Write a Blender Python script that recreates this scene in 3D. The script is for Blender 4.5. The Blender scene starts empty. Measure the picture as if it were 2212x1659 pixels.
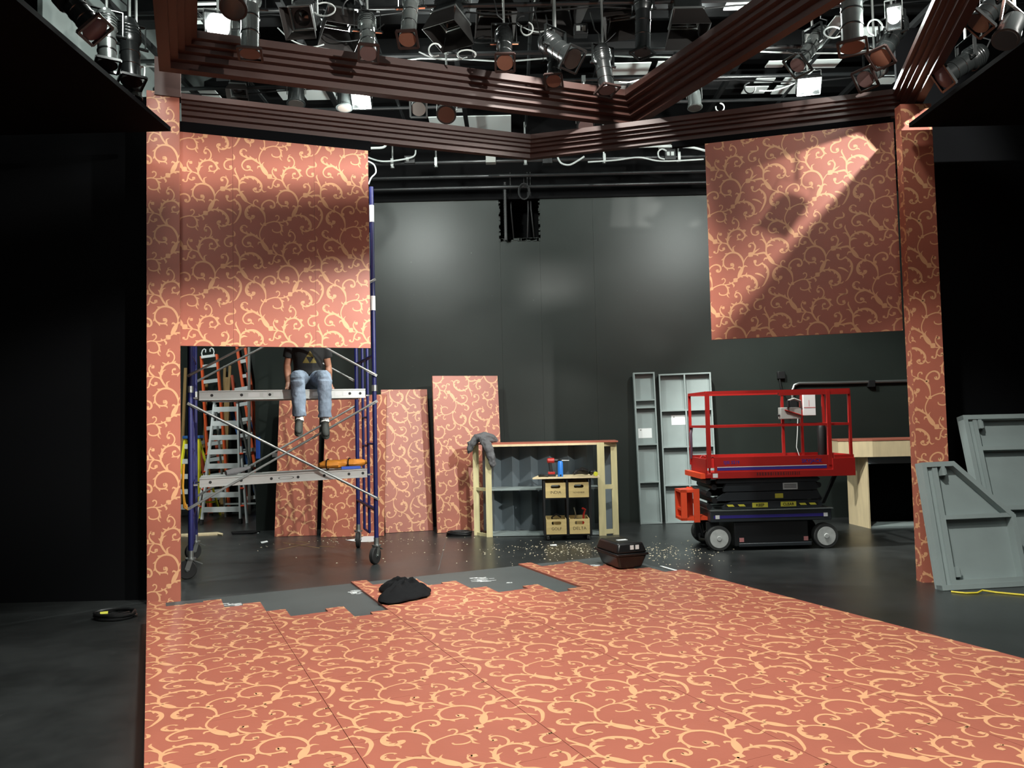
import bpy, bmesh, math, random
from mathutils import Vector as V, Matrix as M
random.seed(7)
SC = bpy.context.scene
COL = SC.collection
PI = math.pi
# ---------------------------------------------------------------- camera model
FPX, ROLL, PITCH, CH = 1720.0, math.radians(1.3), math.atan(82.5/1720), 1.6
_F = V((0, math.cos(PITCH), math.sin(PITCH))); _R0 = V((1, 0, 0)); _U0 = V((0, -math.sin(PITCH), math.cos(PITCH)))
_R = math.cos(ROLL)*_R0 - math.sin(ROLL)*_U0
_U = math.sin(ROLL)*_R0 + math.cos(ROLL)*_U0
CAMP = V((0, 0, CH))
def ray(x, y): return _F*FPX + _R*(x-1106.0) - _U*(y-829.5)
def fl(x, y, z=0.0):
    d = ray(x, y); return CAMP + d*((z-CH)/d.z)
def at(x, y, Y):
    d = ray(x, y); return CAMP + d*(Y/d.y)
cam = bpy.data.objects.new('camera', bpy.data.cameras.new('camera'))
COL.objects.link(cam)
mr = M((_R, _U, -_F)).transposed().to_4x4(); mr.translation = CAMP
cam.matrix_world = mr
cam.data.sensor_width = 36.0; cam.data.lens = FPX/2212*36.0
cam.data.clip_start = 0.05; cam.data.clip_end = 100
SC.camera = cam
SC.view_settings.view_transform = 'Standard'
SC.view_settings.look = 'None'
SC.view_settings.exposure = 0.0
SC.view_settings.gamma = 1.0
SC.view_settings.use_curve_mapping = False
w = bpy.data.worlds.new('world'); SC.world = w; w.use_nodes = True
w.node_tree.nodes['Background'].inputs[0].default_value = (0.5, 0.55, 0.55, 1)
w.node_tree.nodes['Background'].inputs[1].default_value = 0.0
# ---------------------------------------------------------------- materials
def lin(c):
    c /= 255.0
    return c/12.92 if c <= 0.04045 else ((c+0.055)/1.055)**2.4
def rgb(r, g, b): return (lin(r), lin(g), lin(b), 1.0)
MATS = {}
def mat(name, col, rough=0.6, metal=0.0, var=0.0, scale=8.0, bump=0.0, bscale=40.0, spec=0.5, emit=None, estr=0.0, stretch=(1, 1, 1), coat=0.0):
    m = bpy.data.materials.new(name); m.use_nodes = True
    nt = m.node_tree; b = nt.nodes['Principled BSDF']
    b.inputs['Base Color'].default_value = col
    b.inputs['Roughness'].default_value = rough
    b.inputs['Metallic'].default_value = metal
    b.inputs['Specular IOR Level'].default_value = spec
    if coat: b.inputs['Coat Weight'].default_value = coat
    if emit:
        b.inputs['Emission Color'].default_value = emit; b.inputs['Emission Strength'].default_value = estr
    if var or bump:
        tc = nt.nodes.new('ShaderNodeTexCoord'); mp = nt.nodes.new('ShaderNodeMapping')
        mp.inputs['Scale'].default_value = stretch
        nt.links.new(tc.outputs['Object'], mp.inputs[0])
    if var:
        n = nt.nodes.new('ShaderNodeTexNoise'); n.inputs['Scale'].default_value = scale; n.inputs['Detail'].default_value = 5
        nt.links.new(mp.outputs[0], n.inputs['Vector'])
        r = nt.nodes.new('ShaderNodeValToRGB')
        r.color_ramp.elements[0].position = 0.3; r.color_ramp.elements[1].position = 0.7
        r.color_ramp.elements[0].color = tuple(c*(1-var) for c in col[:3])+(1,)
        r.color_ramp.elements[1].color = tuple(min(1, c*(1+var)) for c in col[:3])+(1,)
        nt.links.new(n.outputs['Fac'], r.inputs[0]); nt.links.new(r.outputs[0], b.inputs['Base Color'])
    if bump:
        n2 = nt.nodes.new('ShaderNodeTexNoise'); n2.inputs['Scale'].default_value = bscale; n2.inputs['Detail'].default_value = 4
        nt.links.new(mp.outputs[0], n2.inputs['Vector'])
        bp = nt.nodes.new('ShaderNodeBump'); bp.inputs['Strength'].default_value = bump; bp.inputs['Distance'].default_value = 0.01
        nt.links.new(n2.outputs['Fac'], bp.inputs['Height']); nt.links.new(bp.outputs[0], b.inputs['Normal'])
    MATS[name] = m
    return m
mat('red_paint', rgb(166, 96, 78), 0.42, var=0.05, scale=2.5, bump=0.03, bscale=60)
mat('tan_paint', rgb(216, 162, 120), 0.42)
mat('red_edge', rgb(120, 62, 48), 0.5)
mat('brown_paint', rgb(60, 35, 29), 0.5, var=0.06, scale=3)
mat('black_paint', rgb(20, 21, 22), 0.6, var=0.1, scale=2)
mat('black_cloth', rgb(13, 13, 15), 0.9, spec=0.2)
mat('mask_black', rgb(9, 10, 12), 0.95, spec=0.1)
mat('wall_grey', rgb(96, 104, 102), 0.8)
mat('wall_black', rgb(34, 40, 37), 0.42, spec=0.4, var=0.10, scale=1.6, bump=0.10, bscale=9)
mat('upper_black', rgb(7, 7, 8), 0.8, spec=0.1)
mat('ceiling_black', rgb(8, 9, 10), 0.8, spec=0.2)
mat('ceiling_lit', rgb(208, 216, 214), 0.8)  # pale tone painted in for the lit patches of the black ceiling
mat('joist_black', rgb(11, 12, 13), 0.6, spec=0.3)
mat('pipe_black', rgb(22, 24, 25), 0.3, spec=0.7)
mat('fixture_black', rgb(24, 26, 26), 0.22, spec=0.8)
mat('fixture_silver', rgb(132, 138, 136), 0.24, metal=0.75, var=0.12, scale=12)
mat('steel', rgb(170, 174, 172), 0.35, metal=0.9)
mat('alu', rgb(196, 200, 198), 0.38, metal=0.75, var=0.06, scale=6, stretch=(1, 1, 6))
mat('ladder_alu', rgb(206, 212, 212), 0.4, metal=0.15)
mat('alu_dull', rgb(150, 150, 146), 0.5, metal=0.5)
mat('lens_glass', rgb(40, 36, 34), 0.1, spec=0.8)
mat('gel_brown', rgb(116, 76, 60), 0.45)
mat('gel_mauve', rgb(92, 72, 70), 0.45)
mat('gel_purple', rgb(72, 52, 66), 0.4)
mat('gel_orange', rgb(205, 126, 96), 0.5)
mat('flap_brown', rgb(22, 17, 15), 0.55)
mat('frame_brown', rgb(40, 26, 23), 0.5)
mat('white_cable', rgb(170, 176, 174), 0.5)
mat('black_cable', rgb(16, 17, 18), 0.45)
mat('yellow_cable', rgb(214, 196, 52), 0.5)
mat('lamp_glow', (1, 1, 1, 1), 0.5, emit=(0.93, 1.0, 0.98, 1), estr=40.0)
mat('scaf_blue', rgb(25, 29, 82), 0.42, var=0.15, scale=14)
mat('brace_steel', rgb(140, 142, 140), 0.38, metal=0.7)
mat('rubber', rgb(22, 22, 22), 0.7)
mat('rubber_grey', rgb(48, 50, 50), 0.75)
mat('hub_grey', rgb(104, 110, 110), 0.4, metal=0.5)
mat('orange_tarp', rgb(214, 136, 44), 0.6, var=0.1, scale=10, bump=0.3, bscale=16)
mat('denim', rgb(116, 130, 146), 0.85, var=0.2, scale=7, bump=0.25, bscale=70)
mat('shirt', rgb(20, 21, 22), 0.9)
mat('emblem', rgb(104, 92, 40), 0.8)
mat('skin', rgb(150, 105, 82), 0.55)
mat('hair', rgb(38, 28, 22), 0.7)
mat('shoe', rgb(44, 46, 42), 0.7, var=0.2, scale=30)
mat('sole', rgb(70, 74, 68), 0.7)
mat('white_cloth', rgb(220, 222, 220), 0.8)
mat('paper', rgb(232, 236, 236), 0.7)
mat('grey_paint', rgb(138, 150, 149), 0.5, var=0.05, scale=4)
mat('grey_dark', rgb(108, 119, 125), 0.5, var=0.05, scale=4)
mat('deck_grey', rgb(78, 84, 84), 0.5, var=0.08, scale=3)
mat('pine', rgb(206, 196, 150), 0.6, var=0.1, scale=5, stretch=(5, 5, 0.6))
mat('ply', rgb(214, 196, 158), 0.55, var=0.08, scale=5, stretch=(4, 4, 0.7))
mat('pole_wood', rgb(146, 118, 74), 0.6, var=0.2, scale=5, stretch=(6, 6, 0.5))
mat('crate_wood', rgb(196, 174, 118), 0.6, var=0.1, scale=6, stretch=(1, 4, 6))
mat('ink', rgb(58, 44, 30), 0.7)
mat('black_metal', rgb(24, 25, 26), 0.45)
mat('case_black', rgb(20, 20, 21), 0.35, bump=0.1, bscale=90)
mat('lift_red', rgb(152, 28, 24), 0.42, var=0.06, scale=5)
mat('lift_orange', rgb(222, 76, 42), 0.45)
mat('lift_grey', rgb(42, 47, 51), 0.42, var=0.1, scale=6)
mat('lift_dark', rgb(27, 29, 31), 0.45)
mat('decal_blue', rgb(46, 38, 120), 0.5)
mat('decal_yellow', rgb(206, 200, 72), 0.5)
mat('decal_white', rgb(205, 208, 208), 0.5)
mat('decal_red', rgb(196, 130, 130), 0.5)
mat('decal_dark', rgb(92, 20, 22), 0.5)
mat('decal_black', rgb(14, 14, 14), 0.6)
mat('wheel_grey', rgb(178, 182, 180), 0.5, var=0.1, scale=20)
mat('box_grey', rgb(140, 142, 138), 0.5)
mat('ladder_orange', rgb(224, 92, 46), 0.45)
mat('ladder_rust', rgb(170, 70, 42), 0.5)
mat('ladder_yellow', rgb(224, 218, 48), 0.45)
mat('ladder_blue', rgb(48, 92, 150), 0.45)
mat('tape_blue', rgb(44, 84, 180), 0.6)
mat('orange_cord', rgb(236, 164, 52), 0.5)
mat('drill_red', rgb(168, 40, 34), 0.4)
mat('bottle_blue', rgb(48, 124, 214), 0.35)
mat('hoodie', rgb(92, 92, 94), 0.9, var=0.15, scale=9, bump=0.3, bscale=50)
mat('jacket', rgb(15, 16, 18), 0.9, bump=0.2, bscale=60, spec=0.2)
mat('yellow_tool', rgb(206, 206, 60), 0.5)
mat('sawdust', rgb(206, 196, 168), 0.8)
mat('gloss_black', rgb(12, 12, 13), 0.5)
# pale nicks and drips on the black wall
def nicks(m):
    nt = m.node_tree; b = nt.nodes['Principled BSDF']; src = b.inputs['Base Color'].links[0].from_socket
    tc = nt.nodes.new('ShaderNodeTexCoord'); vo = nt.nodes.new('ShaderNodeTexNoise'); vo.inputs['Scale'].default_value = 26; vo.inputs['Detail'].default_value = 2
    nt.links.new(tc.outputs['Object'], vo.inputs['Vector'])
    r = nt.nodes.new('ShaderNodeValToRGB'); r.color_ramp.elements[0].position = 0.755; r.color_ramp.elements[0].color = (0, 0, 0, 1); r.color_ramp.elements[1].position = 0.79; r.color_ramp.elements[1].color = (0.6, 0.6, 0.6, 1)
    nt.links.new(vo.outputs['Fac'], r.inputs[0])
    mx = nt.nodes.new('ShaderNodeMix'); mx.data_type = 'RGBA'; mx.inputs[7].default_value = rgb(128, 134, 128)
    nt.links.new(r.outputs[0], mx.inputs[0]); nt.links.new(src, mx.inputs[6]); nt.links.new(mx.outputs[2], b.inputs['Base Color'])
nicks(MATS['wall_black'])
# floor: glossy black paint with scuffs
def floor_mat():
    m = bpy.data.materials.new('floor_paint'); m.use_nodes = True
    nt = m.node_tree; b = nt.nodes['Principled BSDF']
    tc = nt.nodes.new('ShaderNodeTexCoord')
    n = nt.nodes.new('ShaderNodeTexNoise'); n.inputs['Scale'].default_value = 1.1; n.inputs['Detail'].default_value = 8; n.inputs['Roughness'].default_value = 0.65
    nt.links.new(tc.outputs['Object'], n.inputs['Vector'])
    r = nt.nodes.new('ShaderNodeValToRGB')
    r.color_ramp.elements[0].position = 0.35; r.color_ramp.elements[0].color = rgb(33, 35, 35)
    r.color_ramp.elements[1].position = 0.72; r.color_ramp.elements[1].color = rgb(53, 56, 56)
    nt.links.new(n.outputs['Fac'], r.inputs[0])
    mp = nt.nodes.new('ShaderNodeMapping'); mp.inputs['Scale'].default_value = (9, 1.2, 1); mp.inputs['Rotation'].default_value = (0, 0, 1.0)
    nt.links.new(tc.outputs['Object'], mp.inputs[0])
    n2 = nt.nodes.new('ShaderNodeTexNoise'); n2.inputs['Scale'].default_value = 2.2; n2.inputs['Detail'].default_value = 3
    nt.links.new(mp.outputs[0], n2.inputs['Vector'])
    r2 = nt.nodes.new('ShaderNodeValToRGB')
    r2.color_ramp.elements[0].position = 0.70; r2.color_ramp.elements[0].color = (0, 0, 0, 1)
    r2.color_ramp.elements[1].position = 0.80; r2.color_ramp.elements[1].color = (0.35, 0.35, 0.35, 1)
    nt.links.new(n2.outputs['Fac'], r2.inputs[0])
    mx = nt.nodes.new('ShaderNodeMix'); mx.data_type = 'RGBA'
    mx.inputs[7].default_value = rgb(104, 106, 106)
    nt.links.new(r2.outputs[0], mx.inputs[0]); nt.links.new(r.outputs[0], mx.inputs[6])
    nt.links.new(mx.outputs[2], b.inputs['Base Color'])
    rr = nt.nodes.new('ShaderNodeMapRange'); rr.inputs[3].default_value = 0.22; rr.inputs[4].default_value = 0.42
    nt.links.new(n.outputs['Fac'], rr.inputs[0]); nt.links.new(rr.outputs[0], b.inputs['Roughness'])
    MATS['floor_paint'] = m
floor_mat()
# ---------------------------------------------------------------- mesh builder
class MB:
    def __init__(self): self.v = []; self.f = []; self.m = []
    def add(self, vs, fs, mi=0):
        o = len(self.v); self.v += [V(x) for x in vs]
        for f in fs: self.f.append(tuple(o+i for i in f)); self.m.append(mi)
        return self
    def hexa(self, p, mi=0):   # p[0..3] bottom ring, p[4..7] top ring
        return self.add(p, [(3, 2, 1, 0), (4, 5, 6, 7), (0, 1, 5, 4), (1, 2, 6, 5), (2, 3, 7, 6), (3, 0, 4, 7)], mi)
    def box(self, lo, hi, mi=0):
        x0, y0, z0 = lo; x1, y1, z1 = hi
        return self.hexa([(x0, y0, z0), (x1, y0, z0), (x1, y1, z0), (x0, y1, z0), (x0, y0, z1), (x1, y0, z1), (x1, y1, z1), (x0, y1, z1)], mi)
    def fbox(self, fr, lo, hi, mi=0):     # box in a frame fr = (origin, ex, ey, ez)
        o, ex, ey, ez = fr
        x0, y0, z0 = lo; x1, y1, z1 = hi
        P = [(x0, y0, z0), (x1, y0, z0), (x1, y1, z0), (x0, y1, z0), (x0, y0, z1), (x1, y0, z1), (x1, y1, z1), (x0, y1, z1)]
        return self.hexa([o+ex*a+ey*b+ez*c for a, b, c in P], mi)
    def bar(self, a, b, wx, wy, up=(0, 0, 1), mi=0):   # rectangular bar
        a = V(a); b = V(b); d = (b-a).normalized(); u = V(up)
        if abs(d.dot(u)) > 0.98: u = V((0, 1, 0))
        s = d.cross(u).normalized(); t = s.cross(d).normalized()
        r = [(-1, -1), (1, -1), (1, 1), (-1, 1)]
        return self.hexa([a+s*(wx/2*i)+t*(wy/2*j) for i, j in r]+[b+s*(wx/2*i)+t*(wy/2*j) for i, j in r], mi)
    def tube(self, pts, r, n=8, mi=0, cap=True, ell=None, up=None):
        pts = [V(p) for p in pts]; k = len(pts)
        rs = r if isinstance(r, (list, tuple)) else [r]*k
        dirs = []
        for i in range(k):
            d = pts[min(i+1, k-1)]-pts[max(i-1, 0)]
            dirs.append(d.normalized() if d.length > 1e-9 else V((0, 0, 1)))
        s = V(up) if up else (V((0, 0, 1)) if abs(dirs[0].z) < 0.95 else V((1, 0, 0)))
        s = (s-dirs[0]*s.dot(dirs[0])).normalized()
        vs = []
        for i in range(k):
            d = dirs[i]; s = s-d*s.dot(d)
            s = s.normalized() if s.length > 1e-6 else d.orthogonal().normalized()
            t = d.cross(s)
            e = ell[i] if ell else 1.0
            for j in range(n):
                a = 2*PI*j/n; vs.append(pts[i]+s*(math.cos(a)*rs[i])+t*(math.sin(a)*rs[i]*e))
        fs = []
        for i in range(k-1):
            for j in range(n):
                j2 = (j+1) % n; fs.append((i*n+j, i*n+j2, (i+1)*n+j2, (i+1)*n+j))
        if cap: fs.append(tuple(range(n))[::-1]); fs.append(tuple((k-1)*n+j for j in range(n)))
        return self.add(vs, fs, mi)
    def cyl(self, a, b, r0, r1=None, n=16, mi=0): return self.tube([a, b], [r0, r0 if r1 is None else r1], n, mi)
    def lathe(self, o, ax, prof, n=20, mi=0):     # prof: (radius, height along ax)
        o = V(o); ax = V(ax).normalized()
        return self.tubelike([(o+ax*h, r) for r, h in prof], ax, n, mi)
    def tubelike(self, pr, ax, n, mi):
        s = V((0, 0, 1)) if abs(ax.z) < 0.9 else V((1, 0, 0))
        s = (s-ax*s.dot(ax)).normalized(); t = ax.cross(s); vs = []; fs = []; k = len(pr)
        for p, r in pr:
            for j in range(n):
                a = 2*PI*j/n; vs.append(p+s*(math.cos(a)*r)+t*(math.sin(a)*r))
        for i in range(k-1):
            for j in range(n):
                j2 = (j+1) % n; fs.append((i*n+j, i*n+j2, (i+1)*n+j2, (i+1)*n+j))
        fs.append(tuple(range(n))[::-1]); fs.append(tuple((k-1)*n+j for j in range(n)))
        return self.add(vs, fs, mi)
    def prism(self, poly, fr, d0, d1, mi=0):      # poly in (ex,ey) of frame, extruded along ez
        o, ex, ey, ez = fr; n = len(poly)
        a = [o+ex*x+ey*y+ez*d0 for x, y in poly]; b = [o+ex*x+ey*y+ez*d1 for x, y in poly]
        return self.add(a+b, [tuple(range(n))[::-1], tuple(range(n, 2*n))]+[(i, (i+1) % n, n+(i+1) % n, n+i) for i in range(n)], mi)
    def ball(self, c, r, n=10, mi=0, sc=(1, 1, 1)):
        c = V(c); vs = []; fs = []
        for i in range(n+1):
            ph = PI*i/n
            for j in range(2*n):
                th = PI*j/n; vs.append(c+V((math.sin(ph)*math.cos(th)*r*sc[0], math.sin(ph)*math.sin(th)*r*sc[1], math.cos(ph)*r*sc[2])))
        for i in range(n):
            for j in range(2*n):
                j2 = (j+1) % (2*n); fs.append((i*2*n+j, (i+1)*2*n+j, (i+1)*2*n+j2, i*2*n+j2))
        return self.add(vs, fs, mi)
    def build(self, name, mats, parent=None, smooth=True, bevel=0.0, ang=35):
        me = bpy.data.meshes.new(name)
        off = V((0, 0, 0)); q = parent
        while q is not None: off += q.location; q = q.parent
        me.from_pydata([tuple(x-off) for x in self.v], [], self.f)
        for m in (mats if isinstance(mats, (list, tuple)) else [mats]): me.materials.append(MATS[m])
        me.polygons.foreach_set('material_index', self.m)
        bm = bmesh.new(); bm.from_mesh(me)
        bmesh.ops.recalc_face_normals(bm, faces=bm.faces)
        bm.to_mesh(me); bm.free()
        if smooth:
            me.polygons.foreach_set('use_smooth', [True]*len(me.polygons))
            me.set_sharp_from_angle(angle=math.radians(ang))
        o = bpy.data.objects.new(name, me); COL.objects.link(o)
        if parent is not None: o.parent = parent
        if bevel:
            b = o.modifiers.new('bevel', 'BEVEL'); b.width = bevel; b.segments = 2; b.limit_method = 'ANGLE'; b.angle_limit = math.radians(40)
        return o
def tag(o, label, cat, group=None, kind=None):
    if label: o['label'] = label
    if cat: o['category'] = cat
    if group: o['group'] = group
    if kind: o['kind'] = kind
    return o
def thing(name, label, cat, loc, group=None):
    o = bpy.data.objects.new(name, None); o.empty_display_size = 0.1
    COL.objects.link(o); o.location = V(loc)
    return tag(o, label, cat, group)
def struct(o): o['kind'] = 'structure'; return o
def lettering(text, fr, size, mat_name, parent, name='lettering', sx=1.0, bold=0.0):
    """text standing on frame (origin = centre of the baseline, ex along, ey up, ez out)"""
    cu = bpy.data.curves.new('t', 'FONT'); cu.body = text; cu.size = size; cu.align_x = 'CENTER'; cu.extrude = 0.0; cu.offset = bold; cu.resolution_u = 3
    ob = bpy.data.objects.new('t', cu); COL.objects.link(ob)
    dg = bpy.context.evaluated_depsgraph_get(); ev = ob.evaluated_get(dg); me = ev.to_mesh()
    o, ex, ey, ez = fr
    mb = MB(); mb.add([o+ex*(v.co.x*sx)+ey*v.co.y for v in me.vertices], [tuple(p.vertices) for p in me.polygons])
    ev.to_mesh_clear(); bpy.data.objects.remove(ob); bpy.data.curves.remove(cu)
    return mb.build(name, mat_name, parent, smooth=False)
def hdir(deg): return V((math.cos(math.radians(deg)), math.sin(math.radians(deg)), 0))
Z = V((0, 0, 1))
# ---------------------------------------------------------------- scroll pattern
# strokes traced in the unit cell: x right, y down, w width; cell 1445 x 1385
def cr(pts, n=5):
    out = []
    P = [pts[0]]+list(pts)+[pts[-1]]
    for i in range(1, len(P)-2):
        p0, p1, p2, p3 = P[i-1], P[i], P[i+1], P[i+2]
        for k in range(n):
            t = k/n
            out.append(tuple(0.5*((2*b)+(-a+c)*t+(2*a-5*b+4*c-d)*t*t+(-a+3*b-3*c+d)*t*t*t) for a, b, c, d in zip(p0, p1, p2, p3)))
    out.append(tuple(pts[-1])); return out
def S(pts, w): # width list interpolated over points
    n = len(pts)
    r = []
    for i, p in enumerate(pts):
        t = i/(n-1)*(len(w)-1); k = min(int(t), len(w)-2); r.append((p[0], p[1], w[k]+(w[k+1]-w[k])*(t-k)))
    return r
STROKES = [
 (S([(150,825),(138,870),(165,940),(198,1020),(214,1090),(207,1180),(216,1250)],[10,30,26,30,34,28,30]),0),
 ([(216,1250,30),(245,1300,62),(285,1365,78),(325,1420,58),(348,1443,26),(400,1475,20),(460,1500,26),(540,1540,26),(590,1585,40),(632,1640,46),(652,1720,26),(655,1790,18),(645,1830,26),(605,1890,24),(570,1960,22),(556,2030,20),(566,2090,24),(585,2140,40),(605,2180,66),(645,2245,88),(685,2300,72),(705,2330,24)],0),
 ([(690,945,24),(740,975,26),(800,1000,18),(860,1005,20),(930,1025,26),(970,1050,36),(1000,1110,34),(1040,1170,32),(1090,1215,36),(1150,1250,36),(1200,1310,40),(1230,1380,36),(1238,1440,22),(1236,1490,24),(1215,1535,58),(1185,1595,82),(1152,1665,66),(1130,1705,22),(1085,1740,24),(1030,1772,22),(960,1798,24),(890,1799,22),(820,1788,24),(740,1806,22),(690,1826,24),(645,1852,26)],0),
 (S([(1238,1445),(1260,1390),(1310,1325),(1370,1292)],[20,18,18]),0),
 (S([(1400,1285),(1440,1225),(1462,1160),(1442,1105),(1400,1080),(1358,1090),(1342,1122),(1362,1146)],[18,30,34,26,22,20,30]),0),
 (S([(1440,1105),(1432,1070),(1428,1045)],[26,16,2]),0),
 (S([(1410,1290),(1460,1245),(1545,1195)],[24,36,2]),0),
 (S([(1400,1292),(1480,1298),(1560,1290),(1625,1300),(1655,1340)],[30,30,38,26,20]),1),
 (S([(600,1575),(600,1500),(640,1440),(700,1407),(760,1405),(812,1440),(825,1500),(798,1540),(756,1538),(745,1508),(768,1505)],[34,30,26,32,36,30,22,30]),0),
 (S([(450,1500),(390,1516),(345,1560),(322,1620),(322,1675),(345,1722),(385,1748),(430,1745),(462,1725),(466,1695),(438,1692)],[20,40,56,48,24,22,36]),-1),
 (S([(385,1748),(412,1785),(402,1825)],[20,24,6]),0),
 (S([(462,1495),(455,1445),(485,1405),(525,1412),(522,1440)],[26,22,20,34]),0),
 (S([(578,748),(505,692),(440,652),(370,645),(318,625),(258,595),(230,550),(245,503),(290,482),(332,500),(340,522)],[20,44,40,30,34,24,18,28]),1),
 (S([(420,655),(330,675),(275,730),(260,790),(292,850),(350,868),(398,842),(398,802),(362,795)],[34,32,26,24,22,22,36]),0),
 (S([(350,866),(420,858),(446,888)],[14,26,8]),0),
 (S([(625,800),(612,745),(645,705)],[34,22,6]),0),
 (S([(585,790),(540,790),(528,830)],[30,30,10]),0),
 (S([(862,1003),(805,935),(785,875),(800,830),(848,836)],[34,30,22,18,40]),0),
 (S([(800,830),(808,800),(835,798)],[16,10,3]),0),
 (S([(860,1008),(815,1050),(795,1110),(775,1178),(730,1178),(716,1150)],[20,30,24,22,26]),0),
 (S([(798,1110),(840,1148),(885,1146),(896,1112)],[16,26,24,34]),0),
 (S([(968,1035),(966,960),(985,892),(1030,825),(1100,795),(1170,790),(1230,820),(1272,880),(1285,938),(1240,978),(1190,984),(1150,950),(1156,900),(1188,892)],[30,40,34,26,34,38,26,20,22,32]),-1),
 (S([(978,985),(1000,920),(1052,895)],[28,26,4]),0),
 (S([(1060,808),(1010,785),(990,768)],[24,24,4]),0),
 (S([(1250,850),(1290,838),(1305,820)],[30,30,6]),0),
 (S([(1130,792),(1172,742),(1182,672),(1152,612),(1112,586),(1074,602),(1064,648),(1090,662)],[20,26,22,24,26,20,34]),0),
 (S([(1090,590),(1085,560),(1122,548)],[26,18,4]),0),
 (S([(214,1100),(250,1032),(310,1000),(390,985),(470,1000),(540,1050),(588,1110),(600,1180),(580,1230),(530,1260),(480,1250),(450,1212),(492,1190)],[24,30,40,48,46,36,26,22,24,32]),1),
 (S([(596,1190),(632,1250),(684,1238)],[16,24,6]),0),
 (S([(320,1000),(302,960),(312,945)],[30,20,4]),0),
 (S([(216,1120),(270,1085),(338,1102)],[26,40,4]),0),
 (S([(198,1040),(150,970),(96,965)],[22,26,8]),0),
 (S([(235,1290),(258,1256),(298,1252)],[34,28,4]),0),
 (S([(225,1325),(180,1322),(158,1365)],[34,32,8]),0),
 (S([(208,1250),(180,1210),(110,1205)],[18,26,14]),0),
 (S([(1140,1240),(1060,1213),(980,1220),(912,1270),(880,1340),(880,1420),(920,1480),(990,1502),(1052,1482),(1056,1434),(1015,1432)],[34,36,30,28,30,26,40]),1),
 (S([(1000,1500),(1060,1516),(1068,1548)],[22,26,8]),0),
 (S([(1070,1190),(1062,1120),(1112,1090)],[32,28,4]),0),
 (S([(1215,1530),(1160,1495),(1142,1520)],[34,30,8]),0),
 (S([(1215,1530),(1265,1490),(1312,1515)],[34,30,8]),0),
 (S([(1130,1705),(1185,1672),(1262,1668),(1342,1685),(1402,1730),(1452,1798),(1466,1878),(1440,1938),(1380,1966),(1310,1952),(1278,1905),(1300,1872),(1326,1884)],[22,30,40,52,44,30,24,22,34]),1),
 (S([(1262,1668),(1290,1640),(1296,1615)],[26,22,3]),0),
 (S([(1345,1955),(1305,1970),(1332,2030)],[20,24,4]),0),
 (S([(1440,1936),(1500,1934),(1520,1905)],[20,26,8]),0),
 (S([(890,1800),(932,1856),(946,1926),(920,1976),(850,1990),(790,1966),(782,1930)],[22,34,28,24,24,18]),-1),
 (S([(930,1950),(930,2006),(964,2050)],[22,26,4]),0),
 (S([(850,1785),(892,1746),(896,1696),(860,1676),(838,1698)],[18,22,22,28]),0),
 (S([(1000,1785),(975,1765),(980,1750)],[26,20,4]),0),
 (S([(1020,1780),(1055,1830),(1040,1862)],[28,34,8]),0),
 (S([(615,1865),(580,1840),(578,1812)],[26,24,6]),0),
 (S([(1560,1480),(1622,1525),(1668,1606),(1672,1706),(1642,1790),(1590,1880),(1545,1915)],[24,36,46,40,30,4]),1),
 (S([(1440,1655),(1490,1665),(1560,1705),(1612,1758)],[18,36,30,8]),0),
 (S([(1545,758),(1470,770),(1420,802),(1400,860),(1422,920),(1480,942),(1530,920),(1518,888)],[22,30,28,24,22,40]),0),
 (S([(1590,742),(1545,756),(1490,756),(1428,738)],[4,30,36,6]),0),
 (S([(1552,655),(1575,705),(1568,752)],[4,34,26]),0),
 (S([(1448,1425),(1452,1490),(1500,1512),(1560,1485),(1590,1470)],[42,26,26,30,20]),0),
]
BLOBS = [(740,965,44),(1085,1735,40),(1375,1292,44),(452,1502,26),(616,1560,28),(648,1845,28),(845,840,26),(1365,1135,24),(765,1515,22),(440,1702,26),(365,802,26),(720,1160,20),(893,1120,26),(1186,895,20),(1088,660,22),(490,1200,24),(1030,1436,30),(1318,1885,26),(1512,890,26),(1448,1430,28),(1272,832,24)]
def make_cell():
    polys = []                      # convex polygons in cell units (u, v) with v up, unscaled isotropic by width/1445
    def T(x, y): return ((x-100)/1445.0, -(y-75*(x-100)/1445.0-30)/1385.0)
    for pts, side in STROKES:
        c = cr(pts, 3)
        n = len(c); L = []
        for i in range(n):
            a = c[max(i-1, 0)]; b = c[min(i+1, n-1)]
            dx, dy = b[0]-a[0], b[1]-a[1]; l = math.hypot(dx, dy) or 1
            nx, ny = -dy/l, dx/l; hw = max(c[i][2], 2)*0.45
            L.append(((c[i][0]+nx*hw, c[i][1]+ny*hw), (c[i][0]-nx*hw, c[i][1]-ny*hw), (nx, ny), (dx/l, dy/l)))
        for i in range(n-1):
            polys.append([T(*L[i][0]), T(*L[i+1][0]), T(*L[i+1][1]), T(*L[i][1])])
        if side:
            for i in range(3, n-8, 4):
                nx, ny = L[i][2]; tx, ty = L[i][3]; s = side
                e = L[i][0] if s > 0 else L[i][1]; g = 30
                polys.append([T(e[0]-tx*20, e[1]-ty*20), T(e[0]+tx*26, e[1]+ty*26), T(e[0]+nx*s*g+tx*30, e[1]+ny*s*g+ty*30)])
    for x, y, r in BLOBS:
        polys.append([T(x+r*math.cos(k*PI/4)*(1.0+0.25*(k % 2)), y+r*math.sin(k*PI/4)*(1.0+0.25*(k % 2))) for k in range(8)])
    bb = [(min(p[0] for p in q), max(p[0] for p in q), min(p[1] for p in q), max(p[1] for p in q)) for q in polys]
    return polys, bb
CELL, CELLBB = make_cell()
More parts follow.
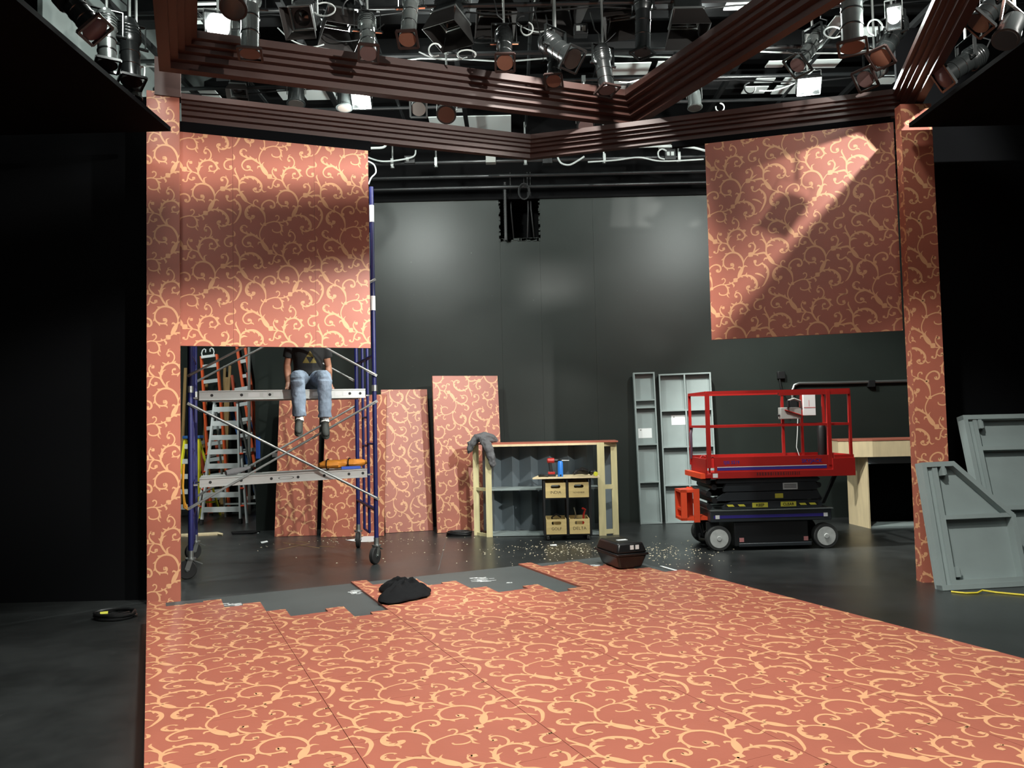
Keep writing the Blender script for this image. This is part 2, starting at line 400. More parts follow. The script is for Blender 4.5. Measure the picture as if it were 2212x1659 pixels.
def clip(poly, x0, x1, y0, y1):
    for ax, lim, sg in ((0, x0, 1), (0, x1, -1), (1, y0, 1), (1, y1, -1)):
        out = []
        for i in range(len(poly)):
            a = poly[i]; b = poly[(i+1) % len(poly)]
            da = (a[ax]-lim)*sg; db = (b[ax]-lim)*sg
            if da >= 0: out.append(a)
            if (da >= 0) != (db >= 0):
                t = da/(da-db); out.append((a[0]+(b[0]-a[0])*t, a[1]+(b[1]-a[1])*t))
        poly = out
        if len(poly) < 3: return None
    return poly
def scroll(mb, o, ex, ey, nz, rects, tu, tv, ou=0.0, ov=0.0, rot=False, mi=1, lift=0.0007):
    """paint the scroll pattern on the plane o + ex*x + ey*y inside the rectangles; ou, ov place a cell's top left corner"""
    for (x0, x1, y0, y1) in rects:
        i0 = math.floor((x0-ou)/tu)-2; i1 = math.ceil((x1-ou)/tu)+2
        j0 = math.floor((y0-ov)/tv)-1; j1 = math.ceil((y1-ov)/tv)+3
        for i in range(i0, i1):
            for j in range(j0, j1):
                for k, q in enumerate(CELL):
                    b = CELLBB[k]
                    if rot:
                        lx, hx, ly, hy = ou+(i-b[1])*tu, ou+(i-b[0])*tu, ov+(j-b[3])*tv, ov+(j-b[2])*tv
                    else:
                        lx, hx, ly, hy = ou+(i+b[0])*tu, ou+(i+b[1])*tu, ov+(j+b[2])*tv, ov+(j+b[3])*tv
                    if hx < x0 or lx > x1 or hy < y0 or ly > y1: continue
                    s = -1 if rot else 1
                    p = [(ou+(i+s*a)*tu, ov+(j+s*c)*tv) for a, c in q]
                    if lx < x0 or hx > x1 or ly < y0 or hy > y1: p = clip(p, x0, x1, y0, y1)
                    if p:
                        h = lift+(k % 12)*0.00003
                        mb.add([o+ex*a+ey*c+nz*h for a, c in p], [tuple(range(len(p)))], mi)
# ================================================================ the room
def simple(name, lo, hi, m): 
    return struct(MB().box(lo, hi).build(name, m, smooth=False))
simple('floor', (-9, -4, -0.1), (10, 17, 0), 'floor_paint')
# back wall with a notch at its top and thin panel joints
WY = 12.5; HX0, HX1, HZ = -0.139, 0.49, 4.50; TOP = 5.13
g = MB()
def slab(x0, x1, z0, z1): g.box((x0+0.0008, WY, z0), (x1-0.0008, WY+0.25, z1))
for x0, x1 in ((-4.04, HX0), (HX1, 1.34), (1.34, 9.8)): slab(x0, x1, 0, TOP)
slab(HX0, HX1, 0, HZ)
struct(g.build('wall_back', 'wall_black', smooth=False))
rg = MB(); rr = random.Random(3)     # ragged plaster lip round the notch
for k in range(26):
    x = HX0+rr.random()*(HX1-HX0); rg.box((x-0.02, WY-0.012, HZ-0.015-rr.random()*0.03), (x+0.03, WY+0.02, HZ+rr.random()*0.012))
for k in range(18):
    z = HZ+rr.random()*(TOP-HZ)
    for X in (HX0, HX1): rg.box((X-0.012, WY-0.010, z-0.02), (X+0.012, WY+0.03, z+0.03))
struct(rg.build('trim_notch', 'wall_black', smooth=False))
simple('wall_upper', (-9, 13.3, 4.6), (10, 13.4, 7.2), 'upper_black')
simple('trim_ledge', (-4.04, 12.46, 5.13), (9.8, 13.3, 5.17), 'upper_black')
simple('wall_alcove', (-9, 16.2, 0), (-3.6, 16.3, 7.2), 'wall_black')
simple('wall_pier', (-4.04, 12.75, 0), (-3.8, 16.2, 5.1), 'wall_black')
simple('wall_left', (-9.1, -4, 0), (-9, 16.3, 7.2), 'mask_black')
simple('wall_right', (10, -4, 0), (10.1, 13.4, 7.2), 'mask_black')
simple('wall_front', (-9, -4.1, 0), (10, -4, 7.2), 'mask_black')
simple('wall_masking_left', (-9, 7.62, 0), (-3.40, 7.66, 4.85), 'mask_black')
simple('wall_masking_right', (4.16, 8.3, 0), (10, 8.34, 5.7), 'mask_black')
simple('ceiling', (-9, -4, 7.2), (10, 16.3, 7.3), 'ceiling_black')
# galleries either side, seen from below
simple('floor_gallery_left', (-9, -2, 4.32), (-3.06, 7.14, 4.36), 'mask_black')
simple('floor_gallery_right', (3.84, -2, 4.32), (10, 7.47, 4.36), 'mask_black')
simple('wall_gallery_left', (-4.6, 7.67, 4.40), (-4.55, 12.3, 7.2), 'wall_grey')
# black joists and pale slabs coloured as the lit ceiling between them
for k, y in enumerate((4.6, 5.8, 7.0, 8.2, 9.4, 10.6, 11.8)):
    struct(MB().box((-9, y, 6.55), (10, y+0.22, 6.85)).build('trim_joist', 'joist_black', smooth=False))
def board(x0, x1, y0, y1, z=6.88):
    struct(MB().box((x0, y0, z), (x1, y1, z+0.02)).build('ceiling_lit_patch', 'ceiling_lit', smooth=False))
def lit_patch_px(px0, px1, y0, y1, yy, z=6.88):
    a = fl(px0, yy, z).x; b = fl(px1, yy, z).x; board(a, b, y0, y1, z)
# ================================================================ cornice frames
PROF = [(0, 0), (0, 0.060), (0.066, 0.066), (0.066, 0.118), (0.122, 0.124), (0.122, 0.162), (0.176, 0.168), (0.176, 0.206), (0.222, 0.212), (0.222, 0.280), (-0.10, 0.280), (-0.10, 0)]
def cornice(path, z, ins, k, names, kd=1.0):
    """path: plan points; ins: +1 when the inside lies left of the walking direction"""
    P = [V((p[0], p[1], 0)) for p in path]; n = len(P); offs = []
    for i in range(n):
        ns = []
        for a, b in ((i-1, i), (i, i+1)):
            if 0 <= a and b < n:
                d = (P[b]-P[a]).normalized(); ns.append(V((-d.y, d.x, 0))*ins)
        if len(ns) == 1: offs.append(ns[0])
        else:
            m = (ns[0]+ns[1]); offs.append(m/(1+ns[0].dot(ns[1])))
    out = []
    for i in range(n-1):
        mb = MB(); c = len(PROF)
        va = [P[i]+offs[i]*(d*k*kd)+Z*(z+h*k) for d, h in PROF]
        vb = [P[i+1]+offs[i+1]*(d*k*kd)+Z*(z+h*k) for d, h in PROF]
        mb.add(va+vb, [tuple(range(c)), tuple(range(c, 2*c))[::-1]]+[(j, c+j, c+(j+1) % c, (j+1) % c) for j in range(c)])
        out.append(tag(mb.build('cornice_beam', 'brown_paint', smooth=False), names[i], 'cornice', 'brown cornice beams framing the set'))
    return out
UL, UC = V((-3.05, 7.12, 0)), V((1.41, 8.76, 0))
un = UL+hdir(-68.0)*5.2; ur = UC+hdir(-64.8)*6.6
cornice([un, UL, UC, ur], 4.90, -1, 1.0, [
 'brown moulded beam running forward from the top of the left pilaster',
 'upper of the two brown moulded cornices above the left hanging panels',
 'brown moulded beam slanting up from the upper corner towards the top edge of the photo'])
LA, LK, LB = V((-3.18, 7.67, 0)), V((0.266, 9.0, 0)), V((3.93, 7.95, 0))
LB2 = LB+(LB-LK).normalized()*0.15; ln = LB2+hdir(-106.5)*5.6
cornice([LA, LK, LB2, ln], 4.62, -1, 0.76, [
 'lower brown moulded cornice directly over the left hanging panels',
 'brown moulded cornice directly over the right hanging panel',
 'brown moulded beam running forward from the top of the right pilaster'])
dL = (LK-LA).normalized(); nL = V((dL.y, -dL.x, 0)); dR = (LB-LK).normalized(); nR = V((dR.y, -dR.x, 0))
# black battens the panels hang from
b = MB(); b.fbox((LA, dL, -nL, Z), (-0.02, 0.0, 4.517), (1.86, 0.06, 4.619)); tag(b.build('hanging_batten', 'mask_black', smooth=False), 'black batten between the lower cornice and the left hanging panels', 'batten')
LR = (LB-LK).length
b = MB(); b.fbox((LK, dR, -nR, Z), (1.60, 0.0, 4.557), (LR-0.02, 0.06, 4.619)); tag(b.build('hanging_batten', 'mask_black', smooth=False), 'black batten between the cornice and the right hanging panel', 'batten')
# ================================================================ patterned flats
def patterned(name, label, cat, o, ex, ey, w, h, th, tu, tv, ou, ov, rot=False, group=None, sides=True):
    """front face at o + ex*[0,w] + ey*[0,h]; the board lies behind it (away from nz)"""
    nz = ex.cross(ey).normalized()
    mb = MB(); mb.fbox((o, ex, ey, nz), (0, 0, -th), (w, h, 0), 0)
    scroll(mb, o, ex, ey, nz, [(0.001, w-0.001, 0.001, h-0.001)], tu, tv, ou, ov, rot)
    if sides:   # the pattern is carried round the edges
        scroll(mb, o+ex*w, -nz, ey, ex, [(0.001, th-0.001, 0.001, h-0.001)], tu, tv, ou-w, ov, rot)
        scroll(mb, o-nz*th, nz, ey, -ex, [(0.001, th-0.001, 0.001, h-0.001)], tu, tv, ou+0.3, ov, rot)
    return tag(mb.build(name, ['red_paint', 'tan_paint'], smooth=False), label, cat, group)
TU, TV = 0.80, 0.775
SEG = [((-3.24), 0.47), (0.4705, 1.267), (1.2675, 1.827)]
zb, zt = 2.411, 4.515
labs = ['red scroll-patterned hanging panel next to the left pilaster, over the ladders', 'middle of the three hanging scroll panels, above the seated person',
        'hanging scroll panel in front of the tall blue scaffold post']
for (a, c), lb in zip([(-0.06, 0.4695), (0.4710, 1.2665), (1.2680, 1.829)], labs):
    # one cell spans the middle panel; its top left corner lies on the seam
    patterned('scenery_flat', lb, 'scenery panel', LA+dL*a+Z*zb, dL, Z, c-a, zt-zb, 0.045, TU, TV, 0.470-a, (zt-zb)-0.64, group='scroll-patterned panels hung from the left cornice')
xa = (V((2.14, 8.463, 0))-LK).length
patterned('scenery_flat', 'large red scroll-patterned panel hanging beside the right pilaster', 'scenery panel', LK+dR*xa+Z*2.43, dR, Z, LR-0.0-xa, 2.125, 0.045, TU*1.02, TV*1.02, -0.29, 2.125-0.56)
# pilasters
PL = V((-3.40, 7.42, 0))
def on_plane(px, py, a, d):
    r_ = ray(px, py); n = V((d.y, -d.x, 0)); t = n.dot(a-CAMP)/n.dot(r_); return CAMP+r_*t
pa = on_plane(317, 1000, PL, dL); pb = on_plane(389.5, 1000, PL, dL)
pa.z = pb.z = 0
plf = patterned('pilaster', 'tall red scroll-patterned pilaster at the left end of the set', 'pilaster', pa, dL, Z, (pb-pa).length, 4.83, 0.12, TU, TV, -0.36, 0.30)
cp = MB(); cp.fbox((pa, dL, -nL, Z), (0.07, -0.02, 4.79), ((pb-pa).length+0.012, 0.13, 5.16)); cp.build('cap', 'brown_paint', plf, smooth=False)
pr = V((3.832, 7.60, 0))
patterned('pilaster', 'tall red scroll-patterned pilaster on the right behind the leaning grey platform', 'pilaster', pr, V((1, 0, 0)), Z, 0.30, 4.60, 0.115, TU, TV, -0.15, 0.42)
# leaning patterned flats by the back wall
def leaning_flat(label, bl, br, h, top_y, tu, tv, ou, ov, rot, skew=0.0, th=0.05, group='patterned flats leaning at the back wall'):
    bl = fl(*bl); br = fl(*br)
    ex = (br-bl); wd = ex.length; ex.normalize(); back = V((-ex.y, ex.x, 0))
    s = (top_y)/h; up = (Z*math.sqrt(1-s*s)+back*s).normalized()
    if skew:
        up2 = (up+ex*skew).normalized(); ex = (ex-up2*ex.dot(up2)).normalized(); up = up2
    return patterned('patterned_flat', label, 'scenery flat', bl+Z*0.004-V((0, 0, 0)), ex, up, wd, h, th, tu, tv, ou, ov, rot, group)
FU, FV = 0.86, 0.835
leaning_flat('red scroll-patterned flat leaning furthest left behind the scaffold', (593, 1160), (684, 1157), 2.10, 0.42, FU, FV, 0.1, 0.42, False, 0.0)
leaning_flat('red scroll-patterned flat standing behind the right scaffold posts', (693, 1161), (829, 1158), 2.10, 0.42, FU, FV, -0.10, 0.46, False, 0.0)
leaning_flat('red scroll-patterned flat just right of the scaffold, near the wooden frame unit', (833, 1152), (936, 1146), 2.17, 0.36, FU, FV, -0.40, 0.25, True, 0.0)
leaning_flat('tallest red scroll-patterned flat, behind the wooden frame unit', (945, 1152), (1089, 1143), 2.33, 0.22, FU, FV, 0.62, 0.70, True, 0.004)
# ================================================================ deck
DZ = 0.20; KD = 0.875
DO = V((-3.46*KD, 7.53*KD, 0)); E1 = hdir(24.5); E2 = hdir(24.5-90)
DFR = (DO, E1, -E2, Z)
d = MB(); d.fbox((DO, E1, -E2, Z), (0.01, -7.0, 0.0), (5.07*KD, -0.05*KD, DZ-0.016))
tag(d.build('platform_base', 'deck_grey', smooth=False), 'low platform whose bare dark grey top shows along the far edge', 'platform')
ENDS = [0.02, 0.30, 0.29, 0.235, 0.62, 0.55, 0.97, 1.27, 1.26, 1.13, 1.56, 1.46]
labs = ['left section of red scroll-patterned boards, its ragged end by the left pilaster', 'middle section of red scroll-patterned boards under the black jacket', 'right section of red scroll-patterned boards under the black case']
for q in range(3):
    s0 = q*1.91; mb = MB(); pw = 1.91/12
    for i, e in enumerate(ENDS):
        a = (s0+i*pw)*KD; c = (s0+(i+1)*pw)*KD; 
        if a > 5.15*KD: break
        c = min(c, 5.17*KD)
        if i == 11 and q < 2: c -= 0.002
        if i == 0 and q: a += 0.001
        if i == 5: c -= 0.003
        tend = e*KD+(0.02 if q == 1 else 0)
        # boards come in lengths, with hairline butt joints
        js = [tend]; t = tend+0.5+0.37*((i*5+q*3) % 4)
        while t < 6.6: js.append(t); t += 1.22 if (i+q) % 2 else 1.6
        js.append(7.0)
        for u0, u1 in zip(js[:-1], js[1:]):
            mb.fbox((DO, E1, -E2, Z), (a, -u1+0.0015, DZ-0.016), (c, -u0, DZ), 0)
            scroll(mb, DO+Z*DZ, E1, -E2, Z, [(a, c, -u1+0.0015, -u0)], 0.955*KD, 0.915*KD, 0.0, -1.377*KD)
    tag(mb.build('floor_covering', ['red_paint', 'tan_paint'], smooth=False), labs[q], 'floor boards', 'scroll-patterned boards laid over the platform')
# ================================================================ scaffold tower
SO = fl(412, 1250); SO.z = 0; SX = hdir(19.6); SY = hdir(109.6)
SL, SD = 2.0, 1.37
def sp(x, y, z): return SO+SX*x+SY*y+Z*z
sc = thing('scaffold_tower', 'blue rolling scaffold tower on four black casters behind the left hanging panels', 'scaffold', SO)
PR = 0.026
for x in (0, SL):
    for j, y in enumerate((0, SD)):
        p = MB(); p.cyl(sp(x, y, 0.27), sp(x, y, 4.42), PR, n=14)
        post = p.build('post', 'scaf_blue', sc)
        c = MB()
        for z in (2.0,): c.cyl(sp(x, y, z), sp(x, y, z+0.07), PR+0.008, n=14)
        c.build('collar', 'steel', post)
        if x == SL and j == 0:
            for z0, z1 in ((4.0, 4.2), (2.95, 3.12)):
                t = MB(); t.cyl(sp(x, y, z0), sp(x, y, z1), PR+0.0015, n=14); t.build('tape', 'paper', post)
    fr = MB()      # end frame: inner verticals and rungs
    iy = (0.48, 0.86)
    for y in iy:
        fr.cyl(sp(x, y, 0.30), sp(x, y, 4.20), 0.018, n=10)
    fr.cyl(sp(x, 0, 0.62), sp(x, SD, 0.62), 0.022, n=10)
    for z in (2.42, 3.95, 4.22): fr.cyl(sp(x, 0, z), sp(x, SD, z), 0.02, n=10)
    fr.build('end_frame', 'scaf_blue', sc)
    def rung(a, b):
        m_ = MB(); m_.cyl(a, b, 0.014, n=8); m_.build('rung', 'scaf_blue', sc)
    for k, z in enumerate((0.30, 1.0, 1.35, 1.7, 2.75, 3.05, 3.35, 3.65)):
        rung(sp(x, iy[0], z), sp(x, iy[1], z))
    for z in (1.38, 3.5): rung(sp(x, 0, z), sp(x, iy[0], z))
    for z in (1.02, 3.2): rung(sp(x, iy[1], z), sp(x, SD, z))
    rung(sp(x, 0, 4.22), sp(x, iy[0], 3.8)); rung(sp(x, SD, 4.22), sp(x, iy[1], 3.8))
def brace(y, a, b):
    m = MB(); off = -0.032 if y == 0 else 0.032
    p0, p1 = sp(0, y+off, a), sp(SL, y+off*1.35, b)
    m.cyl(p0, p1, 0.0125, n=8)
    for p, q in ((p0, p1), (p1, p0)):
        d = (q-p).normalized(); m.bar(p-d*0.03, p+d*0.10, 0.03, 0.012, up=SY)
    return m.build('cross_brace', 'brace_steel', sc)
for y in (0, SD):
    for k, (a, b) in enumerate(((1.87, 0.76), (0.76, 1.87), (3.30, 2.19), (2.19, 3.30))): brace(y, a, b+(0.001))
def caster(x, y, ang):
    R = 0.10; c = sp(x, y, R)+hdir(ang)*0.035
    ax = V((-hdir(ang).y, hdir(ang).x, 0))
    root_m = MB()
    root_m.cyl(sp(x, y, 0.21), sp(x, y, 0.30), 0.030, n=12); root_m.cyl(sp(x, y, 0.205), sp(x, y, 0.222), 0.055, n=14)
    for s in (-1, 1):
        root_m.bar(sp(x, y, 0.21)+ax*(0.034*s), c+ax*(0.034*s), 0.05, 0.006, up=ax)
    root_m.bar(sp(x, y, 0.2)+hdir(ang+180)*0.02, sp(x, y, 0.15)+hdir(ang+180)*0.12, 0.03, 0.008)
    root_m.cyl(c-ax*0.045, c+ax*0.045, 0.011, n=8)
    o = root_m.build('caster', 'steel', sc)
    w_ = MB(); w_.lathe(c-ax*0.026, ax, [(0.062, 0.002), (0.092, 0), (R, 0.008), (R, 0.044), (0.092, 0.052), (0.062, 0.050)], 28); w_.build('tyre', 'rubber', o)
    h = MB(); h.lathe(c-ax*0.028, ax, [(0.022, 0), (0.022, 0.056)], 14)
    for k in range(5):
        a = k*2*PI/5; u = hdir(ang)*math.cos(a)+Z*math.sin(a); h.bar(c+u*0.018, c+u*0.064, 0.016, 0.02, up=ax)
    h.build('hub', 'hub_grey', o)
caster(0, 0, 200); caster(SL, 0, 250); caster(0, SD, 230); caster(SL, SD, 275)
def plank(name_l, y0, y1, z0, z1, x0, x1, tilt, dents):
    """aluminium walk board: two side rails, a deck and end caps"""
    def q(x, y, z): return sp(x, y, z+(x/SL)*tilt)
    t = thing('scaffold_plank', name_l, 'scaffold plank', q((x0+x1)/2, (y0+y1)/2, z0), 'aluminium planks on the scaffold')
    for k, y in enumerate((y0, y1)):
        m = MB(); P = []
        for (yy, zz) in ((y-0.012, z0), (y+0.012, z0), (y+0.012, z1), (y-0.012, z1)): P.append((yy, zz))
        m.hexa([q(x0, *P[0]), q(x1, *P[0]), q(x1, *P[1]), q(x0, *P[1]), q(x0, *P[3]), q(x1, *P[3]), q(x1, *P[2]), q(x0, *P[2])])
        s = -1 if k == 0 else 1
        for zz in (z0, z1-0.012): m.hexa([q(x0, y+s*0.012, zz), q(x1, y+s*0.012, zz), q(x1, y+s*0.022, zz), q(x0, y+s*0.022, zz), q(x0, y+s*0.012, zz+0.012), q(x1, y+s*0.012, zz+0.012), q(x1, y+s*0.022, zz+0.012), q(x0, y+s*0.022, zz+0.012)])
        rail = m.build('side_rail', 'alu', t, smooth=False)
        for x in dents: h = MB(); h.cyl(q(x, y+s*0.011, (z0+z1)/2), q(x, y+s*0.0145, (z0+z1)/2), 0.016, n=12); h.build('rung_end', 'decal_black', rail)
    m = MB(); m.hexa([q(x0, y0+.012, z1-0.030), q(x1, y0+.012, z1-0.030), q(x1, y1-.012, z1-0.030), q(x0, y1-.012, z1-0.030), q(x0, y0+.012, z1-0.006), q(x1, y0+.012, z1-0.006), q(x1, y1-.012, z1-0.006), q(x0, y1-.012, z1-0.006)])
    m.build('deck', 'alu_dull', t, smooth=False)
    m = MB()
    for x in (x0-0.001, x1-0.099): m.hexa([q(x, y0-0.015, z0+0.008), q(x+0.1, y0-0.015, z0+0.008), q(x+0.1, y1+0.015, z0+0.008), q(x, y1+0.015, z0+0.008), q(x, y0-0.015, z0+0.014), q(x+0.1, y0-0.015, z0+0.014), q(x+0.1, y1+0.015, z0+0.014), q(x, y1+0.015, z0+0.014)])
    for x in (x0-0.06, x1+0.01):     # hooks over the end frame rungs
        for y in (y0+0.03, y1-0.03): m.hexa([q(x, y-.02, z0+0.02), q(x+.05, y-.02, z0+0.02), q(x+.05, y+.02, z0+0.02), q(x, y+.02, z0+0.02), q(x, y-.02, z0+0.035), q(x+.05, y-.02, z0+0.035), q(x+.05, y+.02, z0+0.035), q(x, y+.02, z0+0.035)])
    m.build('end_cap', 'alu_dull', t, smooth=False)
    return t, q
up_t, up_q = plank('upper aluminium scaffold plank with the seated person on it', 0.04, 0.54, 1.915, 2.02, 0.09, 1.90, 0.01, (0.22, 0.53, 0.83, 1.12, 1.45, 1.72, 1.84))
for x0, x1 in ((0.60, 0.72), (0.76, 0.80), (0.87, 0.94), (0.98, 1.02), (1.16, 1.22), (1.30, 1.40), (1.55, 1.62), (1.64, 1.70)):
    m = MB(); m.hexa([up_q(x0, 0.0265, 1.945), up_q(x1, 0.0265, 1.945), up_q(x1, 0.028, 1.945), up_q(x0, 0.028, 1.945), up_q(x0, 0.0265, 1.99), up_q(x1, 0.0265, 1.99), up_q(x1, 0.028, 1.99), up_q(x0, 0.028, 1.99)]); m.build('sticker', 'decal_white', up_t, smooth=False)
lo_t, lo_q = plank('lower aluminium scaffold plank carrying the orange tarp roll', 0.05, 0.55, 0.965, 1.065, 0.09, 1.91, 0.035, (0.20, 0.52, 0.84, 1.13, 1.42, 1.70, 1.86))

m = MB()
for k in range(20):
    a0 = k*PI/10; a1 = (k+1)*PI/10
    def e(a, r): return lo_q(1.0+0.085*r*math.cos(a), 0.0365, 1.015+0.018*r*math.sin(a))
    m.add([e(a0, 1), e(a1, 1), e(a1, 0.9), e(a0, 0.9)], [(0, 1, 2, 3)])
m.build('oval_badge', 'decal_black', lo_t, smooth=False)
# orange tarp roll
def lumpy_tube(pts, rs, n, seed, amp, squash=1.0, mi=0):
    r_ = random.Random(seed); mb = MB(); mb.tube(pts, rs, n, mi)
    for i, v in enumerate(mb.v):
        k = i//n
        if k < len(pts):
            c = pts[k]; dv = v-c
            dv *= 1+amp*(r_.random()-0.5)*2; dv.z *= squash; mb.v[i] = c+dv
    return mb
zt_ = 1.065+0.028
pts = [lo_q(1.38+0.05*i, 0.20+0.02*math.sin(i*1.3), 1.065+0.066) for i in range(12)]
tp = thing('tarp_roll', 'bundled orange tarp lying on the lower scaffold plank', 'tarp', lo_q(1.6, 0.2, 1.065))
lumpy_tube(pts, [0.03, 0.055, 0.07, 0.064, 0.068, 0.06, 0.066, 0.058, 0.062, 0.055, 0.05, 0.028], 14, 4, 0.16, 0.76).build('tarp', 'orange_tarp', tp)
st_ = MB()
for i in (2, 7): st_.tube([pts[i]+V((0, math.cos(a)*0.078, math.sin(a)*0.062)) for a in [k*PI/6 for k in range(13)]], 0.006, 6)
st_.build('strap', 'black_cloth', tp)
bk = MB(); bk.tube([lo_q(0.36, 0.16, 1.10), lo_q(0.46, 0.20, 1.112), lo_q(0.62, 0.3, 1.14)], [0.03, 0.04, 0.012], 10)
tag(bk.build('rag', 'hoodie'), 'small grey rag on the left end of the lower scaffold plank', 'rag')
bx = MB(); bx.fbox((lo_q(1.62, 0.10, 1.072), SX, SY, Z), (0, -0.03, 0), (0.22, 0.015, 0.03)); tag(bx.build('tool_tray', 'tape_blue'), 'flat blue tool tray in front of the orange tarp roll', 'tray')
# ================================================================ the seated person
HC = sp(1.275, 0.29, 2.148)            # pelvis centre
PX = SX; PF = -SY                       # person's left is +PX (right in the photo); faces PF
def pp(x, f, z): return HC+PX*x+PF*f+Z*z
pe = MB()
def limb(mb, pts, rs, n=14, mi=0, ell=None): mb.tube(pts, rs, n, mi, ell=ell, up=PF if ell and n >= 20 else (Z if ell else None))
# torso, neck, head
limb(pe, [pp(0, 0, -0.08), pp(0, -0.01, 0.02), pp(0, -0.02, 0.14), pp(0, 0.0, 0.28), pp(0, 0.02, 0.40), pp(0, 0.02, 0.475), pp(0, 0.02, 0.51), pp(0, 0.045, 0.635)], [0.10, 0.115, 0.105, 0.115, 0.115, 0.09, 0.06, 0.056], 20, ell=[1.5, 1.5, 1.45, 1.45, 1.5, 1.7, 1.2, 1.0])
HD = pp(0, 0.06, 0.672)
pe.ball(HD, 0.1, 14, sc=(0.80, 0.95, 1.18)); pe.ball(HD+PF*0.03-Z*0.065, 0.062, 10, sc=(0.95, 0.95, 0.9))
pe.tube([HD+PF*0.088+Z*0.03, HD+PF*0.108-Z*0.005, HD+PF*0.112-Z*0.022], [0.010, 0.015, 0.012], 8)     # nose
for s in (-1, 1):
    pe.ball(HD+PX*(0.082*s)-Z*0.01, 0.028, 8, sc=(0.4, 0.8, 1.1))                                    # ears
    pe.ball(HD+PF*0.09+PX*(0.0)-Z*0.056, 0.018, 6, sc=(1.4, 0.5, 0.4))
    sh = pp(0.175*s, 0.01, 0.445); el = pp(0.235*s, -0.02, 0.175); wr = pp(0.235*s, 0.10, -0.045)
    limb(pe, [pp(0.10*s, 0.01, 0.45), sh, sh.lerp(el, 0.5), el, el.lerp(wr, 0.35), wr], [0.06, 0.058, 0.048, 0.040, 0.042, 0.027])
    pl_ = pp(0.237*s, 0.165, -0.098)       # palm rests on the plank
    limb(pe, [wr, wr.lerp(pl_, 0.5)+Z*0.004, pl_], [0.027, 0.022, 0.016], ell=[1.0, 1.5, 2.2])
    for k, (dx, ln_) in enumerate(((-0.030, 0.062), (-0.011, 0.070), (0.010, 0.066), (0.029, 0.052))):
        b0 = pl_+PX*(dx*1.0)-PF*0.004; b1 = b0+PF*ln_*0.5+PX*dx*0.10-Z*0.002; b2 = b0+PF*ln_*0.80+PX*dx*0.15-Z*0.018; b3 = b0+PF*ln_*0.86+PX*dx*0.16-Z*0.038
        limb(pe, [b0, b1, b2, b3], [0.0100, 0.0092, 0.0085, 0.0070], 8)
    t0 = wr.lerp(pl_, 0.55)-PX*0.018*s; limb(pe, [t0, t0-PX*0.026*s+PF*0.016-Z*0.004, t0-PX*0.036*s+PF*0.046-Z*0.014], [0.012, 0.011, 0.008], 8)
    # legs: thigh forward, knee over the edge, shin hanging
    kx = (0.150 if s < 0 else 0.145)*s
    kn = pp(kx, 0.38, -0.02); an = pp(kx*(0.92 if s < 0 else 0.98), 0.385 if s < 0 else 0.40, -0.46 if s > 0 else -0.44)
    limb(pe, [pp(0.085*s, 0.0, -0.02), pp(0.10*s, 0.18, 0.0), kn, kn.lerp(an, 0.35), an], [0.085, 0.074, 0.048, 0.048, 0.034])
    limb(pe, [an, an-Z*0.05, an+PF*0.06-Z*0.09], [0.034, 0.036, 0.03])
person = pe.build('person', 'skin')
rm = person.modifiers.new('remesh', 'REMESH'); rm.mode = 'VOXEL'; rm.voxel_size = 0.0055; rm.use_smooth_shade = True
sm = person.modifiers.new('smooth', 'SMOOTH'); sm.iterations = 3; sm.factor = 0.5
tag(person, 'person in black tee and faded jeans sitting on the scaffold plank, head behind a panel', 'person')
fc = MB()
for s in (-1, 1):
    fc = MB(); fc.ball(HD+PX*(0.031*s)+PF*0.080+Z*0.018, 0.0105, 8); ey_ = fc.build('eye', 'paper', person)
    fc = MB(); fc.ball(HD+PX*(0.031*s)+PF*0.0875+Z*0.017, 0.0048, 6); fc.build('pupil', 'hair', ey_)
    fc = MB(); fc.bar(HD+PX*(0.017*s)+PF*0.090+Z*0.036, HD+PX*(0.046*s)+PF*0.082+Z*0.037, 0.006, 0.006); fc.build('eyebrow', 'hair', person)
hr = MB(); hr.ball(HD-PF*0.012+Z*0.018, 0.108, 12, sc=(0.86, 0.98, 1.12))
hr.v = [v if (v-HD).dot(PF) < 0.055 or (v-HD).z > 0.07 else v-PF*0.05 for v in hr.v]
hr.build('hair', 'hair', person)
# tee shirt
ts = MB()
limb(ts, [pp(0, 0.02, -0.005), pp(0, 0.01, 0.06), pp(0, 0.0, 0.14), pp(0, 0.02, 0.28), pp(0, 0.03, 0.40), pp(0, 0.03, 0.475), pp(0, 0.03, 0.50)], [0.118, 0.126, 0.120, 0.13, 0.132, 0.10, 0.075], 24, ell=[1.38, 1.40, 1.36, 1.38, 1.45, 1.75, 1.3])
for s in (-1, 1): limb(ts, [pp(0.10*s, 0.01, 0.44), pp(0.178*s, 0.01, 0.445), pp(0.212*s, -0.005, 0.33), pp(0.226*s, -0.012, 0.262)], [0.075, 0.076, 0.064, 0.062], 16)
tso = ts.build('tee_shirt', 'shirt', person)
rm = tso.modifiers.new('remesh', 'REMESH'); rm.mode = 'VOXEL'; rm.voxel_size = 0.009; rm.use_smooth_shade = True
tso.modifiers.new('smooth', 'SMOOTH').iterations = 4
em = MB()
ec = pp(0.01, 0.0, 0.250)
def chest(x, z):
    # front of the shirt at that height
    y = 0.152-0.9*x*x-0.05*abs(z-0.28)
    return pp(0.01+x, y, z)
